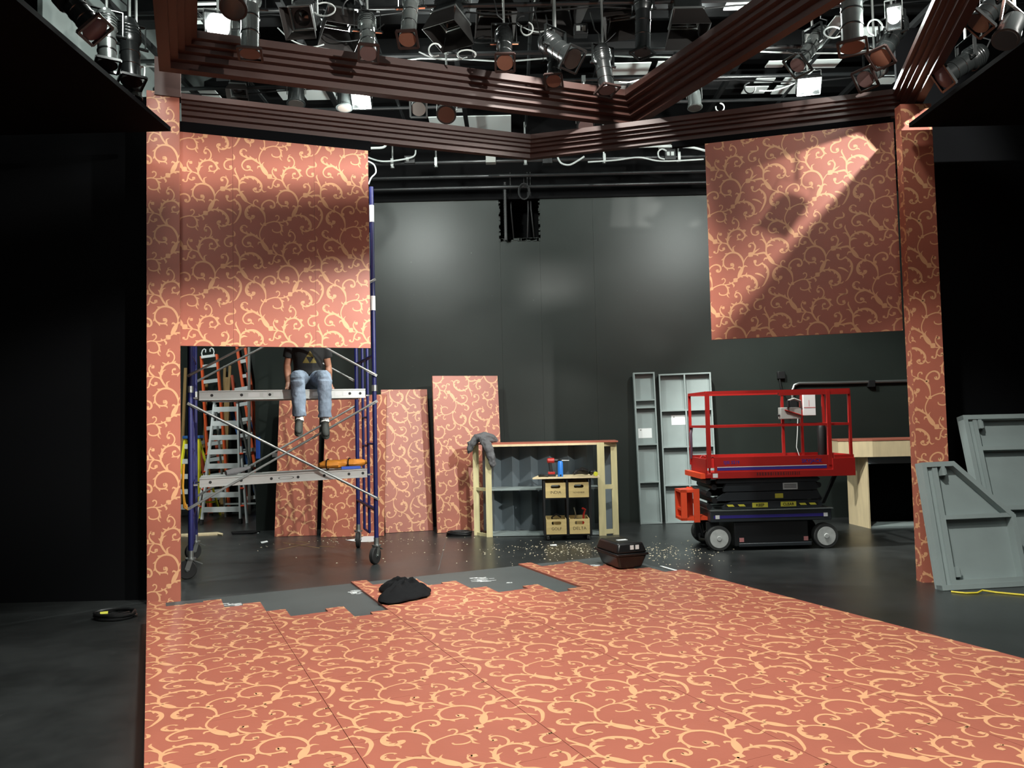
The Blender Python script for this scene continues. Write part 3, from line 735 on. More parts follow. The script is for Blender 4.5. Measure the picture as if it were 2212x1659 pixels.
for cx, cz in ((0, 0.262), (-0.045, 0.188), (0.045, 0.188)):
    P = [(cx-0.043, cz), (cx+0.043, cz), (cx, cz+0.072)]
    N = 6
    for a in range(N):
        for b2 in range(N-a):
            def bp_(i, j): u = i/N; v_ = j/N; return chest(P[0][0]+(P[1][0]-P[0][0])*u+(P[2][0]-P[0][0])*v_, P[0][1]+(P[1][1]-P[0][1])*u+(P[2][1]-P[0][1])*v_)
            em.add([bp_(a, b2), bp_(a+1, b2), bp_(a, b2+1)], [(0, 1, 2)])
            if a+b2 < N-1: em.add([bp_(a+1, b2), bp_(a+1, b2+1), bp_(a, b2+1)], [(0, 1, 2)])
eo = em.build('shirt_emblem', 'emblem', tso, smooth=False)
sw = eo.modifiers.new('wrap', 'SHRINKWRAP'); sw.target = tso; sw.offset = 0.003; sw.wrap_mode = 'ABOVE_SURFACE'
# jeans
je = MB()
limb(je, [pp(0, -0.02, -0.115), pp(0, -0.01, -0.03), pp(0, 0.0, 0.055)], [0.125, 0.138, 0.122], 22, ell=[1.30, 1.38, 1.38])
rj = random.Random(11)
for s in (-1, 1):
    kx = (0.150 if s < 0 else 0.145)*s
    kn = pp(kx, 0.40, 0.0); an = pp(kx*(0.90 if s < 0 else 0.98), 0.395 if s < 0 else 0.41, -0.445 if s > 0 else -0.425)
    limb(je, [pp(0.085*s, -0.02, -0.025), pp(0.10*s, 0.10, 0.0), pp(0.112*s, 0.24, 0.005), pp(kx, 0.36, 0.006), pp(kx, 0.415, -0.03), pp(kx, 0.42, -0.09)], [0.11, 0.105, 0.097, 0.084, 0.078, 0.074], 18)
    pts = []; rs = []
    for k in range(15):
        t = k/14; p = kn.lerp(an, t)+PF*(0.018*(1-t)); pts.append(p-Z*0.03*(1-t)); rs.append((0.080-0.008*t)*(1+0.018*math.sin(k*2.3+s)))
    rs[-1] = 0.077; rs[-2] = 0.075
    limb(je, pts, rs, 18)
jo = je.build('jeans', 'denim', person)
rm = jo.modifiers.new('remesh', 'REMESH'); rm.mode = 'VOXEL'; rm.voxel_size = 0.008; rm.use_smooth_shade = True
jo.modifiers.new('smooth', 'SMOOTH').iterations = 3
tj = bpy.data.textures.new('creases', 'CLOUDS'); tj.noise_scale = 0.07
dj = jo.modifiers.new('creases', 'DISPLACE'); dj.texture = tj; dj.strength = 0.022; dj.texture_coords = 'LOCAL'
for s in (-1, 1):
    kx = (0.150 if s < 0 else 0.145)*s
    an = pp(kx*(0.90 if s < 0 else 0.98), 0.39 if s < 0 else 0.405, -0.445 if s > 0 else -0.425)
    so_ = MB(); so_.tube([an+Z*0.02, an-Z*0.03, an-Z*0.06+PF*0.01], [0.046, 0.046, 0.05], 12); so_.build('sock', 'white_cloth', person)
    heel = an-Z*0.075-PF*0.035; dn = 0.34 if s < 0 else 0.42
    td = (PF*0.80-Z*dn-PX*0.10*(1 if s < 0 else 0.3)).normalized(); upv = (Z-td*Z.dot(td)).normalized()
    sh_ = MB(); pts = [heel+td*x+upv*h for x, h in ((-0.03, 0.0), (0.0, 0.012), (0.05, 0.022), (0.10, 0.014), (0.16, -0.002), (0.21, -0.010), (0.245, -0.012), (0.262, -0.014))]
    sh_.tube(pts, [0.030, 0.046, 0.054, 0.048, 0.040, 0.034, 0.026, 0.010], 16, ell=[1.0, 0.82, 0.80, 0.92, 1.12, 1.25, 1.3, 1.3], up=upv)
    sh_.tube([heel+upv*0.02+td*0.02, heel+upv*0.075+td*0.0], [0.05, 0.047], 14)
    shoe = sh_.build('shoe', 'shoe', person)
    sl = MB(); side = td.cross(upv)
    out = [(-0.035, 0.030), (0.0, 0.040), (0.08, 0.038), (0.16, 0.046), (0.22, 0.042), (0.26, 0.022), (0.272, 0)]
    poly = [(x, w_) for x, w_ in out]+[(x, -w_) for x, w_ in out[::-1][1:]]
    sl.prism(poly, (heel-upv*0.045, td, side, upv), -0.008, 0.016); sl.build('sole', 'sole', shoe)
    lc = MB()
    for k in range(4):
        c = heel+td*(0.07+0.025*k)+upv*(0.064-0.009*k); lc.tube([c-side*0.026-upv*0.006, c+upv*0.006, c+side*0.026-upv*0.006], 0.003, 6)
    lc.build('laces', 'rubber_grey', shoe)
# ================================================================ ladders and timber in the alcove
def ladder_root(label, loc, group=None): return thing('ladder', label, 'ladder', loc, group)
def rail_ladder(label, p0, p1, w, rail, rail_m, rung_m, zs, depth=0.05, lean_n=None, group=None, wide_bottom=0.0, flat=True, foot=None):
    """straight ladder from p0 (foot centre) to p1 (top centre); w = width"""
    t = ladder_root(label, p0, group); up = (p1-p0); L = up.length; up = up.normalized()
    sx = V((1, 0, 0)); ny = up.cross(sx).normalized(); sx = ny.cross(up).normalized()
    for s in (-1, 1):
        m = MB(); m.bar(p0+sx*(s*(w/2+wide_bottom)), p1+sx*(s*w/2), rail, depth, up=ny); m.build('rail', rail_m, t, smooth=False)
    for k, z in enumerate(zs):
        c = p0+up*z; ww = w/2+wide_bottom*(1-z/L)
        m = MB()
        if flat: m.bar(c-sx*ww, c+sx*ww, 0.035, 0.07, up=up)
        else: m.cyl(c-sx*ww, c+sx*ww, 0.016, n=8)
        m.build('rung', rung_m, t, smooth=False)
    if foot:
        m = MB()
        for s in (-1, 1): m.bar(p0+sx*(s*(w/2+wide_bottom))-up*0.0, p0+sx*(s*(w/2+wide_bottom))+up*0.06, rail+0.015, depth+0.015, up=ny)
        m.build('foot', 'rubber', t, smooth=False)
    return t, sx, up, ny
def apoint(px, py, Y): return at(px, py, Y)
# tall orange ladder with white hook bracket
b0 = fl(442, 1124); b0 = V((b0.x, 14.85, 0.0)); t1 = apoint(452, 768, 15.25)
ot, sx, up, ny = rail_ladder('tall orange ladder with white hooked top, furthest left of the orange ladders', b0, t1, 0.30, 0.035, 'ladder_orange', 'ladder_alu', [0.3*k+0.15 for k in range(1, 10)], 0.07, wide_bottom=0.02, foot=True)
hk = MB(); hk.bar(t1-sx*0.13-Z*0.02-V((0, 0.05, 0)), t1+sx*0.13-Z*0.02-V((0, 0.05, 0)), 0.05, 0.05)
for s in (-1, 1):
    c = t1+sx*(s*0.10)-V((0, 0.07, 0))
    hk.tube([c-Z*0.03, c+Z*0.05+sx*s*0.02, c+Z*0.11+sx*s*0.0, c+Z*0.13-sx*s*0.03, c+Z*0.11-sx*s*0.06, c+Z*0.06-sx*s*0.055], 0.012, 8)
hk.build('hook_bracket', 'paper', ot)
b0 = V((fl(515, 1120).x+0.12, 15.45, 0)); t1 = apoint(519, 735, 15.85)
rail_ladder('tall orange ladder leaning behind the silver ladder, right of the hooked one', b0, t1, 0.16, 0.05, 'ladder_orange', 'ladder_alu', [0.3*k for k in range(1, 11)], 0.06)
b0 = V((fl(520, 1120).x, 15.1, 0)); t1 = apoint(518, 808, 15.4)
rail_ladder('orange ladder with silver steps at mid height by the grey post', b0, t1, 0.30, 0.04, 'ladder_rust', 'ladder_alu', [0.3*k for k in range(1, 9)], 0.06)
b0 = V((fl(425, 1122).x, 15.3, 0)); t1 = apoint(447, 942, 15.5)
rail_ladder('rust-coloured ladder standing behind the yellow stepladder', b0, t1, 0.32, 0.05, 'ladder_rust', 'alu_dull', [0.28*k for k in range(1, 6)], 0.06)
b0 = V((fl(530, 1118).x, 15.75, 0)); t1 = apoint(514, 878, 15.95)
rail_ladder('blue ladder leaning behind the silver stepladder', b0, t1, 0.30, 0.05, 'ladder_blue', 'alu_dull', [0.3*k for k in range(1, 7)], 0.06)
gp = apoint(538, 750, 15.0); m = MB(); m.cyl(V((gp.x, 14.95, 0)), gp, 0.03, n=10); tag(m.build('steel_pole', 'alu_dull'), 'grey steel pole standing right of the orange ladders', 'pole')
# step ladders: front rails with steps, rear rails, braces
def step_ladder(label, cx, y, h, wb, wt, d, mats, n, top_m, group=None, rear_w=None, double=False):
    fm, rm_, sm_ = mats; t = ladder_root(label, (cx, y, 0), group)
    P = lambda s, k, f: V((cx+s*(wb+(wt-wb)*k)/2, y+(d*(1-k) if f else 0)-(0 if f else d*0.35*(1-k)), h*k))
    for s in (-1, 1):
        m = MB(); m.bar(P(s, 0, 0), P(s, 1, 0), 0.03, 0.065, up=(0, 1, 0)); r_ = m.build('front_rail', fm, t, smooth=False)
        f = MB(); f.bar(P(s, 0, 0), P(s, 0.04, 0), 0.045, 0.08, up=(0, 1, 0)); f.build('foot', 'rubber', r_, smooth=False)
        m = MB(); m.bar(P(s*0.94, 0, 1), P(s*0.94, 0.97, 1), 0.026, 0.04, up=(0, 1, 0)); m.build('rear_rail', rm_, t, smooth=False)
        if double:
            m = MB(); a, b = P(s, 0, 0), P(s, 0.62, 0); m.bar(a+V((s*0.10, 0.03, 0)), b+V((s*0.02, 0.05, 0)), 0.03, 0.06, up=(0, 1, 0)); m.build('outer_rail', fm, t, smooth=False)
            m = MB()
            for k in (0.14, 0.28, 0.42, 0.56): c = P(s, k, 0); m.cyl(c+V((s*0.005, -0.02, 0)), c+V((s*0.06, 0.02, 0)), 0.018, n=8)
            m.build('lock_knob', 'lift_orange', t)
    for i in range(1, n+1):
        k = i/(n+0.6); m = MB(); a, b = P(-1, k, 0), P(1, k, 0); m.bar(a, b, 0.035, 0.085, up=(0, 0, 1)); m.build('step', sm_, t, smooth=False)
        if i % 2: m = MB(); a, b = P(-0.94, k, 1), P(0.94, k, 1); m.bar(a, b, 0.03, 0.03); m.build('rear_bar', rm_, t, smooth=False)
    m = MB(); c = P(0, 1, 0); m.box((c.x-wt/2-0.03, c.y-0.06, h-0.02), (c.x+wt/2+0.03, c.y+0.14, h+0.03)); m.build('top_cap', top_m, t, smooth=False, bevel=0.006)
    return t
x_ = at(412, 1100, 14.1).x-0.05
step_ladder('yellow stepladder with blue top standing left in the alcove', x_+0.08, 14.1, 1.46, 0.46, 0.24, 0.75, ('ladder_yellow', 'ladder_yellow', 'ladder_alu'), 5, 'ladder_blue')
x_ = at(490, 1100, 13.75).x
step_ladder('large silver folding ladder with flared feet and orange locks', x_, 13.75, 2.08, 0.66, 0.40, 0.8, ('ladder_alu', 'ladder_alu', 'ladder_alu'), 8, 'ladder_alu', double=True)
# timber and poles
for k, (pt, pb, Y, lb) in enumerate((((401, 795), (405, 1115), 15.3, 'wooden pole leaning at the far left of the alcove'), ((486, 790), (486, 1112), 16.0, 'pale wooden batten standing behind the hooked orange ladder'), ((497, 790), (497, 1112), 15.7, 'thin pale batten right of the other batten behind the ladders'), ((447, 815), (447, 1112), 15.8, 'wooden strip behind the rungs of the hooked orange ladder'), ((492, 815), (492, 1112), 15.4, 'short brown board propped behind the pale battens'))):
    p1_ = apoint(*pt, Y); m = MB(); m.bar(V((p1_.x, Y-0.3, 0.0)), p1_, 0.05 if k != 4 else 0.1, 0.03, up=(0, 1, 0)); tag(m.build('timber_batten', 'pole_wood', smooth=False), lb, 'timber', 'timber stored in the alcove')
cc = MB(); c0 = apoint(396, 1005, 13.30)
cc.tube([c0+V((0, 0, 0)), c0+V((-0.02, 0, -0.3)), c0+V((0.02, 0, -0.62)), c0+V((0.1, -0.02, -0.76)), c0+V((0.2, -0.05, -0.72)), c0+V((0.28, -0.04, -0.66)), c0+V((0.12, -0.07, -0.74)), c0+V((0.03, -0.04, -0.70)), c0+V((0.0, -0.02, -0.35)), c0+V((0.01, 0, 0.02))], 0.018, 8)
tag(cc.build('extension_cord', 'orange_cord'), 'orange cord hanging from the yellow stepladder', 'cord')
m = MB(); p_ = apoint(545, 950, 12.47); m.box((-4.03, 12.49, 1.12), (-3.965, 12.4985, 1.46)); tag(m.build('tape_strip', 'tape_blue', smooth=False), 'blue tape strip on the edge of the back wall by the alcove', 'tape')
m = MB(); m.box((-3.77, 12.47, 1.14), (-3.55, 12.4985, 1.20)); tag(m.build('paper_label', 'paper', smooth=False), 'small white label on the back wall left of the patterned flats', 'label')
# ================================================================ wooden frame unit (back of a counter)
BUH = 1.31
bu = thing('counter_frame', 'unfinished counter unit seen from behind, pine posts and folded grey back panel', 'counter', (0.4, 11.3, 0))
def post(a, b, z1=BUH-0.02, m_='pine', nm='post', wx=0.09, wy=0.04, up=(0, 1, 0), z0=0.0):
    m = MB(); m.bar(V((a, b, z0)), V((a, b, z1)), wx, wy, up=up); return m.build(nm, m_, bu, smooth=False)
post(-0.545, 11.47, wx=0.085); post(-0.36, 11.26, wx=0.085, wy=0.045); post(1.215, 11.16, wx=0.10); post(1.405, 11.22, wx=0.085)
m = MB()
for z in (0.66, 0.02): m.bar(V((-0.545, 11.47, z)), V((-0.36, 11.26, z)), 0.03, 0.045)
m.build('end_rail', 'pine', bu, smooth=False)
m = MB()
for z in (0.05, 0.67, 1.265): m.bar(V((1.255, 11.175, z)), V((1.37, 11.21, z)), 0.03, 0.06)
m.build('end_rail', 'pine', bu, smooth=False)
m = MB(); m.prism([(-0.60, 11.5), (-0.41, 11.235), (1.46, 11.13), (1.48, 11.66), (-0.55, 11.74)], (V((0, 0, 0)), V((1, 0, 0)), V((0, 1, 0)), Z), BUH-0.02, BUH); m.build('countertop', 'red_paint', bu, smooth=False)
m = MB(); m.bar(V((-0.34, 11.24, BUH-0.035)), V((1.17, 11.16, BUH-0.035)), 0.03, 0.03); m.build('top_rail', 'ply', bu, smooth=False)
for z in (0.655, 0.02):
    m = MB(); m.prism([(-0.33, 11.26), (1.17, 11.18), (1.20, 11.58), (-0.33, 11.66)], (V((0, 0, 0)), V((1, 0, 0)), V((0, 1, 0)), Z), z-0.012, z+0.012); m.build('shelf', 'grey_paint', bu, smooth=False)
m = MB(); zz = []
x = -0.46; k = 0
while x < 1.32:
    zz.append((x, 11.72-0.05*(x/1.7) if k % 2 == 0 else 11.56-0.05*(x/1.7))); x += 0.165 if k % 2 == 0 else 0.105; k += 1
vs = [V((a, b, 0.03)) for a, b in zz]+[V((a, b, BUH-0.021)) for a, b in zz]+[V((a, b+0.012, 0.03)) for a, b in zz]+[V((a, b+0.012, BUH-0.021)) for a, b in zz]; n = len(zz)
fs = []
for i in range(n-1): fs += [(i, i+1, n+i+1, n+i), (2*n+i+1, 2*n+i, 3*n+i, 3*n+i+1), (n+i, n+i+1, 3*n+i+1, 3*n+i), (i+1, i, 2*n+i, 2*n+i+1)]
m.add(vs, fs); m.build('back_panel', 'grey_dark', bu, smooth=False)
m = MB(); m.box((1.25, 11.45, 0.03), (1.42, 11.47, BUH-0.03)); m.build('end_panel', 'grey_dark', bu, smooth=False)
# hoodie over the corner post
hd = MB()
def lump(mb, pts, rs, n, seed, amp): 
    t = lumpy_tube([V(p) for p in pts], rs, n, seed, amp); mb.add(t.v, t.f)
lump(hd, [(-0.64, 11.33, 1.20), (-0.60, 11.34, 1.30), (-0.52, 11.36, 1.385), (-0.42, 11.36, 1.40), (-0.30, 11.38, 1.37), (-0.22, 11.40, 1.335)], [0.02, 0.05, 0.065, 0.075, 0.06, 0.02], 14, 5, 0.2)
lump(hd, [(-0.44, 11.28, 1.38), (-0.40, 11.19, 1.34), (-0.34, 11.165, 1.22), (-0.31, 11.16, 1.10), (-0.29, 11.16, 1.00), (-0.285, 11.16, 0.985)], [0.04, 0.06, 0.066, 0.058, 0.045, 0.03], 14, 6, 0.14)
lump(hd, [(-0.50, 11.33, 1.38), (-0.44, 11.22, 1.37), (-0.44, 11.2, 1.30)], [0.04, 0.045, 0.02], 12, 8, 0.2)
lump(hd, [(-0.6, 11.36, 1.33), (-0.62, 11.36, 1.22), (-0.65, 11.36, 1.17)], [0.05, 0.04, 0.02], 12, 9, 0.2)
ho = tag(hd.build('hoodie', 'hoodie'), 'grey hooded sweater draped over the left corner of the counter unit', 'clothing')
rm = ho.modifiers.new('remesh', 'REMESH'); rm.mode = 'VOXEL'; rm.voxel_size = 0.012; rm.use_smooth_shade = True
ho.modifiers.new('smooth', 'SMOOTH').iterations = 2
tx = bpy.data.textures.new('folds', 'CLOUDS'); tx.noise_scale = 0.06
def crumple(o, st): d = o.modifiers.new('folds', 'DISPLACE'); d.texture = tx; d.strength = st; d.texture_coords = 'LOCAL'
crumple(ho, 0.035)
# ================================================================ tool cart
cy = 10.74
ct = thing('tool_cart', 'black tool cart on casters with a pale board top, before the counter unit', 'cart', (0.69, cy+0.2, 0))
for (x0, x1, z0, z1, nm) in ((0.385, 0.41, 0.07, 0.83, 'upright'), (0.695, 0.72, 0.07, 0.83, 'upright'), (1.005, 1.03, 0.07, 0.83, 'upright')):
    m = MB(); m.box((x0, cy, z0), (x1, cy+0.025, z1)); m.box((x0, cy+0.39, z0), (x1, cy+0.415, z1)); m.box((x0, cy+0.025, z0), (x1, cy+0.39, z0+0.025)); m.build(nm, 'black_metal', ct, smooth=False)
for z in (0.07, 0.555, 0.81):
    m = MB(); m.box((0.41, cy+0.001, z), (1.005, cy+0.414, z+0.018)); m.build('shelf', 'black_metal', ct, smooth=False)
m = MB(); m.prism([(0.245, cy-0.05), (1.14, cy-0.05), (1.16, cy+0.42), (0.34, cy+0.42)], (V((0, 0, 0)), V((1, 0, 0)), V((0, 1, 0)), Z), 0.832, 0.852); m.build('board_top', 'ply', ct, smooth=False)
for x in (0.44, 0.98):
    for y in (cy+0.04, cy+0.37):
        m = MB(); m.cyl((x, y, 0.05), (x, y, 0.07), 0.02, n=10); m.bar(V((x-0.014, y, 0.065)), V((x-0.014, y, 0.02)), 0.02, 0.004, up=(1, 0, 0)); m.bar(V((x+0.014, y, 0.065)), V((x+0.014, y, 0.02)), 0.02, 0.004, up=(1, 0, 0)); c_ = m.build('caster', 'steel', ct)
        m = MB(); m.lathe((x-0.010, y, 0.026), (1, 0, 0), [(0.018, 0), (0.026, 0.003), (0.026, 0.017), (0.018, 0.02)], 16); m.build('wheel', 'rubber', c_)
def holed(mb, fr, w, h, cx, cz, hw, hh, t, mi=0):
    """w x h board with a capsule hole, thickness t along ez"""
    o, ex, ey, ez = fr; N = 32; inn = []; out = []
    for k in range(N):
        a = 2*PI*(k+0.5)/N; c, s = math.cos(a), math.sin(a)
        xi = (hw-hh)*(1 if c > 0 else -1)+hh*c; inn.append((cx+xi, cz+hh*s))
        q = min((w-cx if c > 0 else cx)/max(abs(c), 1e-6), (h-cz if s > 0 else cz)/max(abs(s), 1e-6)); out.append((cx+c*q, cz+s*q))
    # put true corners in
    for X, Y_ in ((0, 0), (w, 0), (w, h), (0, h)):
        i = min(range(N), key=lambda k: (out[k][0]-X)**2+(out[k][1]-Y_)**2); out[i] = (X, Y_)
    P = lambda p, d: o+ex*p[0]+ey*p[1]+ez*d
    vs = [P(p, t) for p in inn]+[P(p, t) for p in out]+[P(p, 0) for p in inn]+[P(p, 0) for p in out]; fs = []
    for k in range(N):
        j = (k+1) % N
        fs += [(k, N+k, N+j, j), (2*N+j, 3*N+j, 3*N+k, 2*N+k), (k, j, 2*N+j, 2*N+k), (N+j, N+k, 3*N+k, 3*N+j)]
    mb.add(vs, fs, mi)
def crate(x, z, text, label, size=0.05):
    w_, h_, d_ = 0.27, 0.20, 0.34; y = cy-0.012
    t = thing('wooden_crate', label, 'crate', (x+w_/2, y+d_/2, z), 'wooden crates in the tool cart')
    m = MB(); holed(m, (V((x, y+0.012, z)), V((1, 0, 0)), Z, V((0, -1, 0))), w_, h_, w_/2, h_*0.74, 0.065, 0.022, 0.012); m.build('front_panel', 'crate_wood', t, smooth=False)
    m = MB(); holed(m, (V((x, y+d_, z)), V((1, 0, 0)), Z, V((0, -1, 0))), w_, h_+0.012, w_/2, h_*0.74, 0.065, 0.022, 0.012); m.build('back_panel', 'crate_wood', t, smooth=False)
    for xx in (x, x+w_-0.012):
        m = MB(); m.box((xx, y+0.0125, z), (xx+0.012, y+d_-0.0125, z+h_)); m.build('side_panel', 'crate_wood', t, smooth=False)
    m = MB(); m.box((x+0.0125, y+0.0125, z), (x+w_-0.0125, y+d_-0.0125, z+0.01)); m.build('bottom_panel', 'crate_wood', t, smooth=False)
    if text: lettering(text, (V((x+w_/2, y-0.0006, z+0.055)), V((1, 0, 0)), Z, V((0, -1, 0))), size, 'ink', t, sx=1.0)
    return t
crate(0.417, 0.5745, 'INDIA', 'upper left crate in the tool cart, lettered INDIA', 0.055)
crate(0.727, 0.5745, 'NOVEMBER', 'upper right crate in the tool cart with small faint lettering', 0.03)
crate(0.417, 0.0890, 'GOLF', 'lower left crate in the tool cart, lettered GOLF', 0.055)
crate(0.727, 0.0890, 'DELTA', 'lower right crate in the tool cart, lettered DELTA', 0.06)
# tools in the lower crates
m = MB(); m.tube([(0.92, cy+0.12, 0.12), (0.93, cy+0.12, 0.33), (0.95, cy+0.10, 0.40), (0.91, cy+0.08, 0.42)], 0.014, 8); tag(m.build('hand_tool', 'drill_red'), 'red tool handle sticking out of the crate lettered DELTA', 'tool')
m = MB(); m.tube([(0.83, cy+0.15, 0.12), (0.82, cy+0.12, 0.35), (0.80, cy+0.1, 0.43)], 0.008, 8); tag(m.build('hand_tool', 'steel'), 'thin steel rod sticking out of the crate lettered DELTA', 'tool')
m = MB(); m.tube([(0.52, cy+0.2, 0.12), (0.5, cy+0.14, 0.30), (0.56, cy+0.1, 0.345), (0.62, cy+0.12, 0.30)], 0.012, 8); tag(m.build('hand_tool', 'black_cable'), 'dark bent tool in the crate lettered GOLF', 'tool')
# things on the cart
TZ = 0.8525
dr = thing('cordless_drill', 'red and black cordless drill standing on the cart board, bit pointing right', 'drill', (0.51, cy+0.10, TZ))
def dd(x, y, z): return V((0.51+x, cy+0.10+y, TZ+z))
m = MB(); m.lathe(dd(-0.06, 0, 0.215), (1, 0, 0), [(0.020, 0), (0.034, 0.01), (0.036, 0.09), (0.030, 0.10)], 16); m.build('motor_housing', 'drill_red', dr)
m = MB(); m.lathe(dd(0.04, 0, 0.215), (1, 0, 0), [(0.026, 0), (0.026, 0.03), (0.020, 0.05), (0.012, 0.065)], 14); m.build('chuck', 'black_metal', dr)
m = MB(); m.cyl(dd(0.10, 0, 0.215), dd(0.24, 0, 0.212), 0.007, 0.005, n=8); m.build('drill_bit', 'steel', dr)
m = MB(); m.bar(dd(-0.02, 0, 0.19), dd(-0.005, 0, 0.055), 0.045, 0.036, up=(0, 1, 0)); m.build('grip', 'black_metal', dr, bevel=0.008)
m = MB(); m.box(dd(-0.055, -0.036, 0), dd(0.055, 0.036, 0.03)); m.build('battery', 'black_metal', dr, bevel=0.006)
m = MB(); m.box(dd(-0.05, -0.033, 0.031), dd(0.045, 0.033, 0.065)); m.build('battery_shoe', 'drill_red', dr, bevel=0.006)
bt = thing('water_bottle', 'bright blue water bottle with black cap on the cart board', 'bottle', (0.625, cy+0.03, TZ))
bc = V((0.625, cy+0.03, TZ))
m = MB(); m.lathe(bc, Z, [(0.030, 0), (0.037, 0.006), (0.037, 0.185), (0.030, 0.205), (0.020, 0.212)], 24); m.build('body', 'bottle_blue', bt)
m = MB(); m.lathe(bc, Z, [(0.021, 0.212), (0.021, 0.232), (0.012, 0.236)], 16); m.build('cap', 'black_metal', bt)
m = MB(); m.bar(bc+V((-0.013, -0.0375, 0.02)), bc+V((0.013, -0.0375, 0.02)), 0.001, 0.02, up=Z); m.build('logo_patch', 'decal_black', bt, smooth=False)
def heap(label, name, cat, pts, rs, mname, seed=1, amp=0.25, vox=0.006):
    h = MB(); lump(h, pts, rs, 12, seed, amp); o = tag(h.build(name, mname), label, cat)
    r = o.modifiers.new('remesh', 'REMESH'); r.mode = 'VOXEL'; r.voxel_size = vox; r.use_smooth_shade = True; return o
tbz = TZ+0.03
heap('black tool belt heaped on the cart board right of the blue bottle', 'tool_belt', 'tool belt', [(0.80, cy+0.06, tbz), (0.86, cy+0.08, tbz+0.03), (0.92, cy+0.05, tbz+0.045), (0.985, cy+0.08, tbz+0.02), (0.99, cy+0.1, tbz)], [0.02, 0.035, 0.045, 0.04, 0.02], 'case_black', 3)
heap('black pouch on the cart board left of the yellow tape measure', 'tool_pouch', 'tool pouch', [(1.03, cy+0.12, tbz), (1.05, cy+0.10, tbz+0.02), (1.09, cy+0.10, tbz+0.02), (1.10, cy+0.12, tbz)], [0.03, 0.036, 0.036, 0.02], 'case_black', 4)
m = MB(); m.lathe((1.095, cy+0.0, TZ+0.03), (0, -1, 0), [(0.026, 0), (0.03, 0.004), (0.03, 0.03), (0.026, 0.034)], 16); tag(m.build('tape_measure', 'yellow_tool'), 'yellow tape measure at the right end of the cart board', 'tape measure')
heap('dark work gloves lying on the left end of the cart board', 'work_glove', 'gloves', [(0.33, cy+0.06, TZ+0.016), (0.37, cy+0.05, TZ+0.022), (0.42, cy+0.03, TZ+0.018), (0.46, cy+0.02, TZ+0.013)], [0.015, 0.02, 0.017, 0.012], 'case_black', 9, 0.2, 0.004)
# ================================================================ grey stored flats with papers
def grey_flat(label, bl, br, h, back, rows, cols, papers):
    bl = fl(*bl); br = fl(*br); ex = (br-bl); w_ = ex.length; ex.normalize(); bk = V((-ex.y, ex.x, 0)); s = back/h
    up = (Z*math.sqrt(1-s*s)+bk*s).normalized(); up = (up-ex*0.012).normalized(); ex = (ex-up*ex.dot(up)).normalized(); nz = ex.cross(up); o = bl+Z*0.003
    t = thing('grey_flat', label, 'scenery flat', bl, 'open-backed grey flats leaning at the back wall')
    fr = (o, ex, up, nz); T = 0.022; D = 0.09
    m = MB(); m.fbox(fr, (0.002, 0.002, -D-0.012), (w_-0.002, h-0.002, -D)); m.build('face_panel', 'grey_paint', t, smooth=False)
    for x in (0, w_-T): m = MB(); m.fbox(fr, (x, 0, -D), (x+T, h, 0)); m.build('stile', 'grey_paint', t, smooth=False)
    for y in [0]+[r*h for r in rows]+[h-T]: m = MB(); m.fbox(fr, (T, y, -D), (w_-T, y+T, -0.001)); m.build('rail', 'grey_paint', t, smooth=False)
    ys = [0]+[r*h for r in rows]+[h-T]
    for c in cols:
        for a, b in zip(ys[:-1], ys[1:]): m = MB(); m.fbox(fr, (c*w_, a+T, -D), (c*w_+T, b, -0.002)); m.build('divider', 'grey_paint', t, smooth=False)
    for x, y, lb in papers:
        p = MB(); p.fbox(fr, (x, y, -D+0.002), (x+0.21, y+0.15, -D+0.004)); p.fbox(fr, (x+0.03, y+0.115, -D+0.004), (x+0.05, y+0.135, -D+0.006), 1); tag(p.build('paper_sheet', ['paper', 'box_grey'], smooth=False), lb, 'paper')
grey_flat('narrow open-backed grey flat standing left of the wider grey flat', (1384, 1133), (1431, 1132), 2.325, 0.12, (0.268, 0.515, 0.76, 0.81), (), [(0.045, 1.31, 'white paper pinned inside the narrow grey flat')])
grey_flat('wide open-backed grey flat with two columns, left of the red lift', (1438, 1131), (1553, 1130), 2.295, 0.12, (0.245, 0.50, 0.745), (0.48,), [(0.17, 1.50, 'white paper pinned inside the wide grey flat')])
# ================================================================ scissor lift
LX = hdir(1.5); LY = hdir(91.5); LO = V((2.44, 9.62, 0))
def lp(u, v, z): return LO+LX*u+LY*v+Z*z
LF = (LO, LX, LY, Z)
lift = thing('scissor_lift', 'red and grey scissor lift parked at the right with its platform lowered', 'scissor lift', lp(0.65, 0.38, 0))
def lpart(name, lo, hi, m_, parent=None, bevel=0.0):
    m = MB(); m.fbox(LF, lo, hi); return m.build(name, m_, parent or lift, smooth=bool(bevel), bevel=bevel)
for u in (0.0, 1.30):
    for v, s in ((0.0, -1), (0.66, 1)):
        m = MB(); m.lathe(lp(u, v, 0.15), LY, [(0.112, 0.0), (0.142, 0), (0.15, 0.012), (0.15, 0.098), (0.142, 0.11), (0.112, 0.11)], 36); wh = m.build('wheel', 'rubber_grey', lift)
        y0 = -0.003 if s < 0 else 0.110
        m = MB(); m.lathe(lp(u, v+y0, 0.15), LY*(1 if s > 0 else 1), [(0.111, 0.0), (0.111, 0.004), (0.02, 0.012 if s < 0 else -0.004)], 28)
        m.lathe(lp(u, v+(-0.012 if s < 0 else 0.09), 0.15), LY, [(0.026, 0), (0.03, 0.004), (0.03, 0.03)], 16)
        for k in range(5): a = k*2*PI/5; m.lathe(lp(u+0.062*math.cos(a), v+(0.0 if s < 0 else 0.1), 0.15+0.062*math.sin(a)), LY, [(0.009, 0), (0.009, 0.02)], 8)
        m.build('hub', 'wheel_grey', wh)
lpart('chassis_box', (0.19, 0.02, 0.05), (1.09, 0.74, 0.345), 'lift_dark', bevel=0.01)
